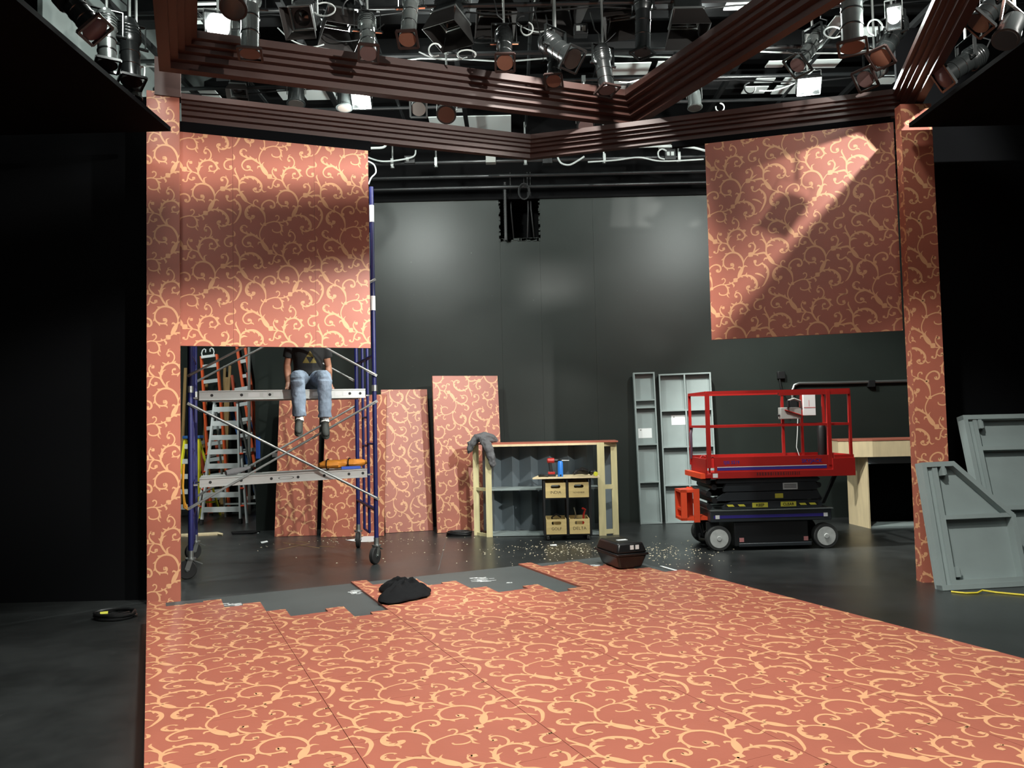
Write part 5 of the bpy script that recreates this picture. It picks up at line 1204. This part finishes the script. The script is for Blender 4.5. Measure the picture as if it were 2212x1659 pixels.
def ers(label, lpx, yl, rpx, yr, gel='gel_brown', body='fixture_silver', r=0.078, frame='frame_brown', tabs=0, pz=5.98, disc=True, py=None, wide=1.0):
    L, R = at(lpx[0], lpx[1], yl), at(rpx[0], rpx[1], yr); a, s, t = basis(R, L); ln = (L-R).length
    th = thing('stage_light', label, 'stage light', R.lerp(L, 0.4), GR)
    m = MB(); m.lathe(R, a, [(0.03, 0), (r*0.85, 0.03), (r*1.12, ln*0.16), (r*1.15, ln*0.36), (r*0.95, ln*0.42)], 22); 
    hz = m.build('reflector_housing', body, th)
    m = MB()
    for k in range(4): m.lathe(R+a*(ln*(0.18+0.05*k)), a, [(r*1.16, 0), (r*1.19, 0.004), (r*1.19, 0.010), (r*1.16, 0.014)], 22)
    m.build('cooling_fin', 'fixture_black', hz)
    m = MB(); m.lathe(R, a, [(r*0.94, ln*0.42), (r*0.94, ln*0.93), (r*1.02, ln*0.935), (r*1.02, ln*0.985)], 22); m.build('lens_barrel', body, th)
    m = MB()
    for k in (0.55, 0.74): m.lathe(R+a*(ln*k), a, [(r*0.95, 0), (r*1.0, 0.004), (r*1.0, 0.014), (r*0.95, 0.018)], 22)
    m.build('band', 'fixture_black', th)
    g = 1.16*r*wide
    m = MB()
    for sx_, sz_ in ((1, 0), (-1, 0), (0, 1), (0, -1)):
        c = L+s*(g*sx_)+t*(g*sz_); m.bar(c-(t if sx_ else s)*g-a*0.006, c+(t if sx_ else s)*g-a*0.006, 0.02, 0.022, up=a)
    gf = m.build('gel_frame', frame, th, smooth=False)
    m = MB(); m.lathe(L-a*0.008, a, [(g*0.98 if not disc else r*1.02, 0), (r*1.02, 0.004)], 26); m.build('gel', gel, gf)
    if tabs:
        m = MB()
        for q in (-1, 1): c = R+a*(ln*0.46)+s*(q*(r+0.03)); m = MB(); m.bar(c-s*0.03, c+s*0.03, 0.03, 0.004, up=t); m.build('shutter_tab', 'gel_orange', th, smooth=False)
    M_ = R+a*(ln*0.44); m = MB(); w_ = r+0.045; top = M_+Z*0.20
    for q in (-1, 1): m.bar(M_+s*(q*w_), top+s*(q*w_), 0.03, 0.006, up=s); m.cyl(M_+s*(q*(r*0.9)), M_+s*(q*(w_+0.025)), 0.014, n=8)
    m.bar(top-s*w_, top+s*w_, 0.03, 0.006, up=Z); m.build('yoke', 'fixture_black', th, smooth=False)
    m = MB(); clampto(m, top, pz); m.build('clamp', 'steel', th)
    m = MB(); p0 = R-a*0.01; m.tube([p0, p0+Z*0.06-a*0.05, p0+Z*0.14+s*0.06, V((p0.x+s.x*0.10, p0.y, min(pz-0.02, p0.z+0.34)))], 0.007, 6); m.build('power_cord', 'black_cable', th)
    return th
def barn(label, px, y, w_px, aim, body='fixture_black', flap='flap_brown', pz=6.05, dx=0.0, top_px=None, tilt=0.0):
    """wash light: box housing with four barn doors; px = centre of the doors"""
    c = at(px[0], px[1], y); w_ = w_px/1720*y; a = V(aim).normalized(); s = a.cross(Z).normalized(); s = (s+Z*tilt).normalized(); t = s.cross(a).normalized()
    if t.z < 0: t = -t
    h = w_*0.33; back = c-a*(w_*0.35)
    th = thing('wash_light', label, 'stage light', back, 'barn-door lights on the grid')
    m = MB(); m.fbox((back, s, t, a), (-h, -h, -w_*0.85), (h, h, -0.012)); hz = m.build('housing', body, th, bevel=0.012, smooth=True)
    m = MB()
    for k in range(3): m.fbox((back, s, t, a), (-h*1.01, -h*1.01, -w_*(0.75-0.2*k)), (h*1.01, h*1.01, -w_*(0.75-0.2*k)+0.012))
    m.build('vent_rib', 'fixture_black', hz, smooth=False)
    m = MB(); m.fbox((back, s, t, a), (-h*1.12, h*0.96, -0.012), (h*1.12, h*1.12, 0.01)); m.fbox((back, s, t, a), (-h*1.12, -h*1.12, -0.012), (h*1.12, -h*0.96, 0.01)); m.fbox((back, s, t, a), (-h*1.12, -h*0.96, -0.012), (-h*0.96, h*0.96, 0.01)); m.fbox((back, s, t, a), (h*0.96, -h*0.96, -0.012), (h*1.12, h*0.96, 0.01))
    m.build('door_frame', 'steel', th, smooth=False)
    m = MB(); m.lathe(back-a*0.02, a, [(h*0.9, 0), (h*0.5, 0.02), (0.01, 0.03)], 20); m.build('lens', 'lens_glass', th)
    for u, v in ((s, t), (-s, t), (t, s), (-t, s)):
        hg = back+u*(h*1.08)+a*0.012; ou = (a*0.97+u*0.2).normalized(); ll = w_*0.52
        m = MB(); P = [hg-v*h, hg+v*h, hg+ou*ll+v*(h*1.42), hg+ou*ll-v*(h*1.42)]; nn = ou.cross(v).normalized()*0.002
        m.hexa([P[0]-nn, P[1]-nn, P[2]-nn, P[3]-nn, P[0]+nn, P[1]+nn, P[2]+nn, P[3]+nn]); m.build('barn_door', flap, th, smooth=False)
    M_ = back-a*(w_*0.4); top = M_+Z*(h+0.14); m = MB()
    for q in (-1, 1): m.bar(M_+s*(q*(h+0.02)), top+s*(q*(h+0.02)), 0.03, 0.006, up=s)
    m.bar(top-s*(h+0.02), top+s*(h+0.02), 0.03, 0.006, up=Z); m.build('yoke', 'steel', th, smooth=False)
    m = MB(); clampto(m, top, max(pz, top.z+0.12)); m.build('clamp', 'steel', th)
    return th
def can(label, px, y, r, h, m_='fixture_black', pz=6.0, lens='lens_glass', flare=1.15, aim=(0, -0.15, -1)):
    c = at(px[0], px[1], y); a = V(aim).normalized(); s = a.cross(V((0, 1, 0.3))).normalized()
    th = thing('par_light', label, 'stage light', c-a*(h*0.5), 'can lights on the grid')
    m = MB(); m.lathe(c-a*(h*0.5), a, [(r*0.45, 0), (r*0.9, h*0.10), (r, h*0.3), (r, h*0.9), (r*flare, h*0.92), (r*flare, h)], 24); m.build('can', m_, th)
    m = MB(); m.lathe(c+a*(h*0.5), a, [(r*0.95, 0), (r*0.94, 0.003)], 24); m.build('lens', lens, th)
    m = MB(); top = c-a*(h*0.5)+Z*0.08
    for q in (-1, 1): m.bar(c+s*(q*(r+0.015)), top+s*(q*(r+0.015)), 0.025, 0.005, up=s)
    m.bar(top-s*(r+0.015), top+s*(r+0.015), 0.025, 0.005, up=Z); clampto(m, top, max(pz, top.z+0.06)); m.build('yoke', 'steel', th)
    return th
# --- over the upper cornice, left to right
ers('tall silver stage light pointing straight down in front of the upper cornice at left', (540, 118), 6.9, (541, -60), 7.0, 'gel_mauve', 'fixture_silver', 0.085, pz=6.0)
ers('silver stage light with a grey-brown gel touching the upper cornice, left of the orange-gelled one', (796, 116), 7.25, (792, 30), 7.6, 'gel_mauve', tabs=1)
ers('largest silver stage light with an orange-brown round gel over the upper cornice', (880, 86), 7.2, (893, -36), 7.6, 'gel_brown', tabs=1)
ers('black stage light with orange shutter tabs and brown gel over the upper cornice', (1091, 136), 7.6, (1088, 62), 8.0, 'gel_brown', 'fixture_black', 0.08, tabs=1, pz=6.05)
ers('black stage light with a creased brown round gel near the corner of the upper cornice', (1196, 176), 8.0, (1200, 100), 8.3, 'gel_brown', 'fixture_black', 0.075, pz=6.05)
ers('black stage light aimed down right just left of the corner of the upper cornice', (1312, 196), 8.1, (1296, 96), 8.2, 'gel_mauve', 'fixture_black', 0.085, pz=6.05)
ers('glossy black stage light hanging straight down with a thin yellow label under it', (1388, 116), 8.2, (1390, -40), 8.25, 'lens_glass', 'pipe_black', 0.085, 'fixture_black', pz=6.05)
ers('big black stage light tilted right with pale side reflections, left of the corner lights', (1238, 128), 7.7, (1172, 84), 8.0, 'lens_glass', 'fixture_black', 0.10, 'fixture_black', pz=6.05)
barn('wide dark barn-door light hanging above the black stage light with the orange tabs', (1070, 40), 8.6, 96, (0.02, -0.22, -0.97))
barn('dark barn-door light right of the orange-gelled stage light', (970, 66), 8.3, 90, (-0.12, -0.22, -0.97))
barn('dark barn-door light with a bright top edge left of the orange-gelled stage light', (735, 66), 8.25, 92, (0.12, -0.22, -0.97), tilt=-0.06)
barn('square dark barn-door light showing an orange glint, above the left part of the cornice', (646, 46), 7.55, 74, (-0.05, -0.75, -0.66))
barn('dark barn-door light with pale strap ends near the slanting cornice beam', (1484, 66), 8.3, 92, (0.00, -0.22, -0.97))
barn('large dark barn-door light at the top edge, between the two corner lights', (1205, 22), 8.75, 120, (0.05, -0.22, -0.97))
barn('dark barn-door light at the top edge above the glossy hanging light', (1345, 46), 8.6, 90, (-0.05, -0.22, -0.97))
can('can light with a brown ribbed inside at the top edge, beside the tall silver light', (506, 2), 6.6, 0.10, 0.22, 'frame_brown', 6.0, aim=(0.1, -0.5, -0.85))
can('grey can light beside the blazing white lamp on the far left', (503, 72), 8.2, 0.085, 0.26, 'fixture_silver', 6.0)
# --- right side
ers('silver stage light tilted left with a big dark gel frame over the right cornice', (1722, 142), 8.3, (1782, 62), 8.5, 'gel_mauve', 'fixture_silver', 0.08, 'fixture_black', pz=5.98, wide=1.25)
ers('huge dull silver stage light hanging straight down at the top right', (1842, 104), 6.9, (1836, -70), 7.0, 'gel_brown', 'fixture_silver', 0.10, pz=6.0)
ers('black stage light with a square brown gel right of the huge silver one', (1902, 126), 7.2, (1948, 40), 7.4, 'gel_brown', 'fixture_black', 0.085, pz=5.98, disc=False)
ers('silver stage light with a dark round gel just above the right cornice', (1868, 172), 7.6, (1908, 138), 7.75, 'gel_mauve', 'fixture_silver', 0.08, pz=5.98, wide=1.1)
ers('black stage light with a purple gel on the right gallery, pointing down left', (2036, 168), 6.9, (2128, 108), 6.9, 'gel_purple', 'fixture_black', 0.09, 'fixture_black', pz=5.75, disc=False)
ers('black stage light high on the right gallery near the top edge', (2112, 52), 6.3, (2168, -10), 6.3, 'lens_glass', 'fixture_black', 0.09, 'fixture_black', pz=5.95)
can('dark can light on the right gallery close to the frame edge', (2182, 62), 5.55, 0.08, 0.24, 'fixture_black', 5.75, aim=(-0.5, -0.3, -0.8))
pipe('pipe along the right gallery rail', [(4.25, 1.0, 5.72), (4.25, 7.6, 5.72)], 0.025)
# --- left gallery
ers('black stage light with a square purple gel on the left gallery', (207, 66), 5.6, (122, -30), 5.6, 'gel_purple', 'fixture_black', 0.085, 'frame_brown', pz=5.3, disc=False)
ers('silver stage light standing upright on the left gallery edge, left of the black-bodied one', (232, 142), 6.3, (228, 20), 6.4, 'lens_glass', 'fixture_silver', 0.075, 'fixture_black', pz=5.7)
ers('black and silver stage light on the left gallery beside the brown beam', (284, 178), 6.7, (276, 40), 6.8, 'lens_glass', 'fixture_black', 0.085, 'fixture_black', pz=5.9)
can('small silver can light low on the left gallery edge under the black and silver one', (292, 188), 6.9, 0.06, 0.22, 'fixture_silver', 5.6)
pipe('pipe along the left gallery rail', [(-3.25, 1.0, 5.72), (-3.25, 7.4, 5.72)], 0.025)
# --- between the two cornices
can('black can light hanging left of the left floodlight, seen between the cornices', (744, 214), 9.3, 0.085, 0.24, pz=5.95)
can('dark can light seen between the cornices behind the lit ceiling patches', (640, 204), 9.7, 0.10, 0.26, pz=6.0)
ers('black stage light with a dark round lens hanging between the cornices', (904, 236), 9.4, (905, 200), 9.8, 'lens_glass', 'fixture_black', 0.085, 'fixture_black', pz=6.0)
can('brown-lensed can light peeping under the upper cornice by the bright ceiling patch', (965, 240), 9.0, 0.10, 0.2, 'fixture_black', 5.95, 'gel_brown', aim=(0, -0.7, -0.7))
can('silver can light hanging behind the slanting beam over the right cornice', (1500, 214), 9.6, 0.08, 0.24, 'fixture_silver', 5.95)
can('dim round can light under the corner where the cornices cross', (1264, 266), 10.0, 0.10, 0.2, 'fixture_black', 6.0, 'gel_mauve', aim=(0, -0.7, -0.7))
barn('dark wash light seen just over the lower cornice at left', (514, 206), 10.0, 50, (0.1, -0.5, -0.85), pz=6.0)
# --- floodlights that light the stage
def flood(label, p, aim, w_=0.20, h_=0.14, pz=5.95, strength=None):
    p = V(p); a = V(aim).normalized(); s = a.cross(Z).normalized(); t = s.cross(a)
    th = thing('flood_light', label, 'floodlight', p, 'work floodlights on the grid')
    m = MB(); fr = (p, s, t, a)
    m.fbox(fr, (-w_/2, -h_/2, -0.12), (w_/2, h_/2, -0.11)); m.fbox(fr, (-w_/2, -h_/2, -0.11), (-w_/2+0.008, h_/2, 0)); m.fbox(fr, (w_/2-0.008, -h_/2, -0.11), (w_/2, h_/2, 0)); m.fbox(fr, (-w_/2, -h_/2, -0.11), (w_/2, -h_/2+0.008, 0)); m.fbox(fr, (-w_/2, h_/2-0.008, -0.11), (w_/2, h_/2, 0))
    m.build('housing', 'fixture_black', th, smooth=False)
    m = MB(); rr_ = min(w_, h_)*0.46; m.lathe(p-a*0.09, a, [(rr_*0.5, 0), (rr_, 0.03), (rr_*0.95, 0.06), (rr_*0.6, 0.085), (rr_*0.1, 0.095)], 20); m.build('lamp', 'lamp_glow', th)
    m = MB(); top = p-a*0.06+Z*0.16
    for q in (-1, 1): m.bar(p-a*0.06+s*(q*(w_/2+0.012)), top+s*(q*(w_/2+0.012)), 0.02, 0.005, up=s)
    m.bar(top-s*(w_/2+0.012), top+s*(w_/2+0.012), 0.02, 0.005, up=Z); clampto(m, top, max(pz, top.z+0.08)); m.build('bracket', 'steel', th)
    return th
F1, F2 = V((-1.70, 9.2, 5.42)), V((3.48, 8.95, 5.36))
flood('left of the two blazing floodlights between the cornices', F1, (0.0, -0.75, -0.66), 0.22, 0.20)
flood('right blazing floodlight above the right cornice', F2, (-0.15, -0.75, -0.66), 0.26, 0.20)
F3 = at(470, 60, 7.5); flood('blazing white floodlight over the far left end of the upper cornice', F3, (0.25, -0.75, -0.6), 0.24, 0.26, 6.0)
F4 = at(1932, 40, 7.0); flood('blazing white floodlight at the top right beside the brown beam', F4, (-0.3, -0.75, -0.6), 0.12, 0.20, 6.0)
F5 = at(318, -70, 6.2); flood('white floodlight at the top edge behind the left brown beam', F5, (0.2, -0.7, -0.7), 0.2, 0.16, 6.0)
F6 = at(1412, 247, 9.3); flood('tiny bright lamp peeping under the corner where the cornices cross', F6, (0, -0.8, -0.6), 0.05, 0.05, 5.6)
# --- pipes, boxes and cables along the top of the back wall
for (y, z, r, lb) in ((11.9, 5.555, 0.032, 'bright-edged pipe along the top of the back wall, uppermost of three'), (12.2, 5.425, 0.030, 'middle pipe along the top of the back wall'), (12.38, 5.30, 0.030, 'lowest pipe along the top of the back wall'), (11.6, 5.78, 0.022, 'thin pipe above the uppermost wall pipe')):
    pipe(lb, [(-3.6, y, z), (6.5, y, z)], r, 'pipe_black', 'pipes along the top of the back wall')
for k, px in enumerate((848, 942, 1135, 1305, 1466)):
    p = at(px, 352, 11.9); m = MB(); m.box((p.x-0.02, 11.84, 5.50), (p.x+0.02, 11.96, 5.62)); m.cyl((p.x, 11.9, 5.62), (p.x, 11.9, 6.15), 0.014, n=8); m.cyl((p.x, 11.88, 5.48), (p.x, 11.88, 5.50), 0.03, n=10)
    tag(m.build('pipe_hanger', 'steel'), ['hanger clamp on the wall pipe nearest the left panel', 'hanger clamp on the wall pipe left of the grey box', 'hanger clamp on the wall pipe over the notch', 'hanger clamp on the wall pipe right of the notch', 'hanger clamp on the wall pipe left of the twin-socket box'][k], 'pipe clamp', 'hanger clamps on the wall pipes')
def gbox(px0, py0, px1, py1, y, m_, lb, nm='outlet_box', outs=0):
    a, b = at(px0, py0, y), at(px1, py1, y); t = thing(nm, lb, 'electrical box', ((a.x+b.x)/2, y+0.06, b.z)); m = MB(); m.box((a.x, y, b.z), (b.x, y+0.12, a.z)); m.build('box', m_, t, bevel=0.005)
    for k in range(outs):
        x = a.x+(b.x-a.x)*(0.3+0.4*k); z = (a.z+b.z)/2; m = MB(); m.box((x-0.022, y-0.004, z-0.03), (x+0.022, y-0.0005, z+0.03)); m.build('socket', 'white_cable', t, smooth=False)
gbox(1049, 336, 1071, 350, 11.82, 'box_grey', 'pale grey box on the wall pipe under the cornice corner')
gbox(873, 336, 896, 352, 11.84, 'black_metal', 'black outlet box on the wall pipe nearest the left panel', outs=1)
gbox(1172, 338, 1193, 352, 11.84, 'black_metal', 'black outlet box on the wall pipe right of the pale grey box')
gbox(1436, 320, 1460, 344, 11.8, 'black_metal', 'black twin-socket box on the wall pipe near the right panel', outs=2)
gbox(1425, 303, 1450, 317, 11.9, 'box_grey', 'pale box above the twin-socket box')
gbox(1240, 50, 1270, 72, 8.8, 'black_metal', 'black socket box on the grid between two barn-door lights', outs=2)
gbox(990, 100, 1020, 118, 8.5, 'black_metal', 'dark socket box on the grid left of the orange-tabbed stage light')
def cablep(label, pts, r=0.008, m_='white_cable', name='grid_cable', grp='cables looped on the grid'):
    P = [at(x, y, Y) for x, y, Y in pts]; Q = []
    P4 = [P[0]]+P+[P[-1]]
    for i in range(1, len(P4)-2):
        for k in range(6):
            t = k/6; a, b, c, d = P4[i-1:i+3]; Q.append(0.5*((2*b)+(c-a)*t+(2*a-5*b+4*c-d)*t*t+(3*b-a-3*c+d)*t**3))
    Q.append(P[-1]); m = MB(); m.tube(Q, r, 6); return tag(m.build(name, m_), label, 'cable', grp)
cablep('pale cable sagging from the black outlet box by the left panel', [(790, 338, 11.7), (822, 348, 11.7), (860, 346, 11.7), (893, 338, 11.75), (898, 325, 11.8)], 0.012)
cablep('fat pale cable running off the left panel top towards the wall pipes', [(770, 322, 11.4), (800, 320, 11.4), (828, 318, 11.4), (834, 308, 11.4), (820, 305, 11.4)], 0.018)
cablep('pale cable hanging beside the top of the tall scaffold post', [(795, 348, 10.6), (808, 356, 10.6), (812, 372, 10.6), (802, 384, 10.6), (796, 398, 10.6)], 0.010)
cablep('double white cable swag right of the notch', [(1204, 338, 11.7), (1212, 352, 11.7), (1230, 356, 11.7), (1250, 346, 11.7), (1262, 338, 11.7)], 0.014)
cablep('pale cable running right along the wall pipe to the twin-socket box', [(1270, 350, 11.75), (1330, 346, 11.75), (1380, 340, 11.75), (1430, 348, 11.75), (1520, 344, 11.75)], 0.012)
cablep('pale cable bundle passing over the twin-socket box', [(1340, 318, 11.6), (1420, 316, 11.6), (1490, 318, 11.6), (1525, 326, 11.6)], 0.018)
cablep('loop of white cable left of the twin-socket box', [(1436, 344, 11.7), (1424, 340, 11.7), (1422, 328, 11.7), (1430, 322, 11.7), (1440, 326, 11.7)], 0.012)
for k, (x, y, Y, r, w_) in enumerate(((1130, 46, 7.9, 14, 0.8), (940, 108, 7.6, 14, 1.0), (1008, 118, 7.6, 20, 0.5), (1050, 90, 8.0, 26, 0.4), (700, 20, 7.5, 24, 0.6), (1138, 62, 7.8, 13, 1.1), (1620, 190, 9.0, 12, 1.0), (1800, 70, 7.6, 20, 0.6), (1890, 60, 7.2, 16, 1.1), (760, 22, 7.4, 20, 1.3), (430, 30, 7.6, 22, 0.5), (1555, 232, 9.4, 9, 1.0))):
    pts = [(x+r*math.cos(q*0.7+k), y+r*w_*math.sin(q*0.7+k), Y+0.02*q) for q in range(8)]
    cablep(['cable loop left of the big tilted stage light', 'cable curl under the dark barn-door light', 'flat cable curl left of the orange-tabbed stage light', 'slack cable over the orange-tabbed stage light', 'slack cable over the grey-brown gelled light', 'lower cable loop left of the big tilted stage light', 'cable curl over the right cornice', 'cable curl left of the huge silver light', 'cable curl right of the huge silver light', 'cable loop between the two silver gelled lights', 'slack white cable at the far left of the grid', 'cable ring resting over the right cornice'][k], pts, 0.008, 'white_cable' if k % 3 else 'black_cable')
# long straight cables along the pipes
for k, (y, z, lb) in enumerate(((7.34, 5.93, 'cable strapped along the pipe over the upper cornice'), (8.34, 6.0, 'cable strapped along the barn-door light pipe'), (9.24, 5.90, 'cable strapped along the floodlight pipe'), (10.14, 5.95, 'cable strapped along the pipe between the cornices'))):
    m = MB(); m.tube([V((-5+0.5*i, y+0.01*math.sin(i*2.1), z+0.03*math.sin(i*1.7))) for i in range(24)], 0.010, 6); tag(m.build('grid_cable', 'black_cable' if k % 2 else 'white_cable'), lb, 'cable', 'cables looped on the grid')
# cables and flexible conduit in the notch of the back wall
fx = at(1091, 430, 12.42); m = MB(); pr = []
for i in range(44): pr.append((0.030 if i % 2 else 0.024, -0.62+i*0.0215))
m.lathe(V((fx.x, 12.42, 5.08)), Z, [(r, h) for r, h in pr], 12); tag(m.build('flexible_conduit', 'black_cable'), 'ribbed flexible conduit at the left side of the notch in the back wall', 'conduit')
for k, (px, dx, lb) in enumerate(((1103, 0.03, 'left of the straight cables dropping through the notch'), (1140, -0.02, 'second straight cable from the right in the notch'), (1146, 0.04, 'rightmost straight cable dropping through the notch'))):
    a = at(px, 420, 12.6); m = MB(); m.tube([V((a.x, 12.6, 5.6)), V((a.x, 12.6, 5.0)), V((a.x+dx, 12.62, 4.56)), V((a.x+dx, 12.64, 4.52))], 0.014, 6); tag(m.build('drop_cable', 'black_cable'), lb, 'cable', 'cables dropping through the notch')
c = at(1132, 415, 12.3); m = MB()
for q in range(3): m.tube([c+V((math.cos(i*PI/8)*(0.07+0.01*q), -0.02*q, math.sin(i*PI/8)*(0.11+0.01*q))) for i in range(17)], 0.008, 6)
m.cyl(c+Z*0.1, c+Z*0.25, 0.006, n=6); tag(m.build('cable_coil', 'black_cable'), 'small black cable coil hanging over the notch', 'cable')

for k, (x0, y0, x1, y1, Y, sag) in enumerate(((420, 20, 530, 60, 8.0, 14), (600, 60, 700, 96, 8.2, 16), (690, 70, 830, 52, 8.3, 24), (905, 112, 1010, 124, 8.3, 10), (930, 20, 1060, 92, 8.6, 20), (1100, 30, 1190, 60, 8.7, 18), (1240, 96, 1330, 70, 8.7, 16), (1330, 176, 1420, 150, 9.2, 10), (1420, 150, 1440, 205, 9.2, -12), (1640, 196, 1760, 150, 9.3, 12), (1700, 110, 1800, 60, 8.0, 20), (1880, 100, 1930, 60, 7.8, 16))):
    cablep(['thin cable sagging behind the tall silver light', 'thin cable sagging below the square barn-door light', 'thin cable swag between two barn-door lights at left', 'short thin cable over the right half of the upper cornice', 'long thin cable behind the orange-tabbed stage light', 'thin cable behind the big tilted stage light', 'thin cable left of the glossy hanging light', 'thin cable across the bright ceiling patch by the slanting beam', 'cable dropping beside the slanting beam', 'thin cable across the bright ceiling patches over the right cornice', 'thin cable above the tilted silver light', 'thin cable right of the huge silver light behind the gel'][k],
           [(x0, y0, Y), (x0+(x1-x0)*0.3, y0+(y1-y0)*0.3+sag, Y), (x0+(x1-x0)*0.7, y0+(y1-y0)*0.7+sag, Y+0.05), (x1, y1, Y+0.05)], 0.007, 'white_cable' if k % 2 else 'black_cable')
# ================================================================ light
def lamp(kind, loc, power, col=(0.93, 1.0, 0.95), size=0.1, aim=None, angle=None, blend=0.5):
    l = bpy.data.lights.new('work_or_fill_light', kind); l.energy = power; l.color = col
    if kind == 'AREA': l.size = size
    else: l.shadow_soft_size = size
    if kind == 'SPOT': l.spot_size = math.radians(angle or 100); l.spot_blend = blend
    o = bpy.data.objects.new('work_or_fill_light', l); COL.objects.link(o); o.location = V(loc)
    if aim is not None: o.rotation_euler = (V(aim)-V(loc)).to_track_quat('-Z', 'Y').to_euler()
    return o
lamp('POINT', F1+V((0, -0.08, -0.2)), 450, size=0.09)
lamp('POINT', F2+V((-0.02, -0.08, -0.2)), 450, size=0.09)
lamp('POINT', F3+V((0.1, -0.15, 0.0)), 40, size=0.10)
lamp('POINT', F4+V((-0.1, -0.15, 0.0)), 40, size=0.08)
lamp('POINT', F5+V((0.0, -0.15, -0.1)), 40, size=0.10)
WARM = (1.0, 0.99, 0.93)
lamp('SPOT', (4.5, 2.1, 5.1), 2700, WARM, size=0.06, aim=(1.6, 8.2, 3.2), angle=70, blend=0.3)
lamp('SPOT', (5.0, 4.7, 5.1), 4200, WARM, size=0.08, aim=(-2.4, 8.1, 3.6), angle=36, blend=0.5)
lamp('SPOT', (0.0, 3.6, 6.6), 2050, WARM, size=0.3, aim=(-0.2, 4.6, 0), angle=84, blend=0.7)
lamp('SPOT', (-1.6, 1.2, 6.6), 500, WARM, size=0.3, aim=(-0.6, 4.2, 0), angle=80, blend=0.8)
lamp('SPOT', (2.4, 1.5, 6.5), 350, WARM, size=0.3, aim=(1.4, 5.0, 0), angle=80, blend=0.8)
lamp('POINT', (-0.6, 8.95, 6.55), 100, size=0.10)  # added lamp without a housing, gives the fixtures rim highlights
lamp('POINT', (2.3, 9.35, 6.55), 100, size=0.10)  # second added rim lamp, lights fixtures and ceiling patches from behind
lamp('POINT', (-3.6, 6.6, 6.75), 60, size=0.10)  # added lamp, brightens the grey wall over the left gallery
lamp('AREA', (0.3, -1.5, 6.9), 170, size=3.0, aim=(0.2, 7.0, 2.0))  # added soft frontal fill behind the camera, lifts the dark bands
lamp('SPOT', (0.8, 6.4, 6.15), 1050, WARM, size=0.12, aim=(0.4, 11.5, 0.9), angle=58, blend=0.5)
lamp('POINT', (-4.9, 12.3, 5.0), 400, size=0.1)  # added lamp to brighten the alcove floor and ladders
lamp('SPOT', (0.4, 3.0, 6.4), 1900, WARM, size=0.12, aim=(4.3, 7.5, 0.6), angle=27, blend=0.8)  # added spot to lift the right pilaster and leaning platforms
lamp('SPOT', (1.4, 9.1, 5.7), 2000, WARM, size=0.1, aim=(4.9, 11.4, 0.5), angle=56, blend=0.5)
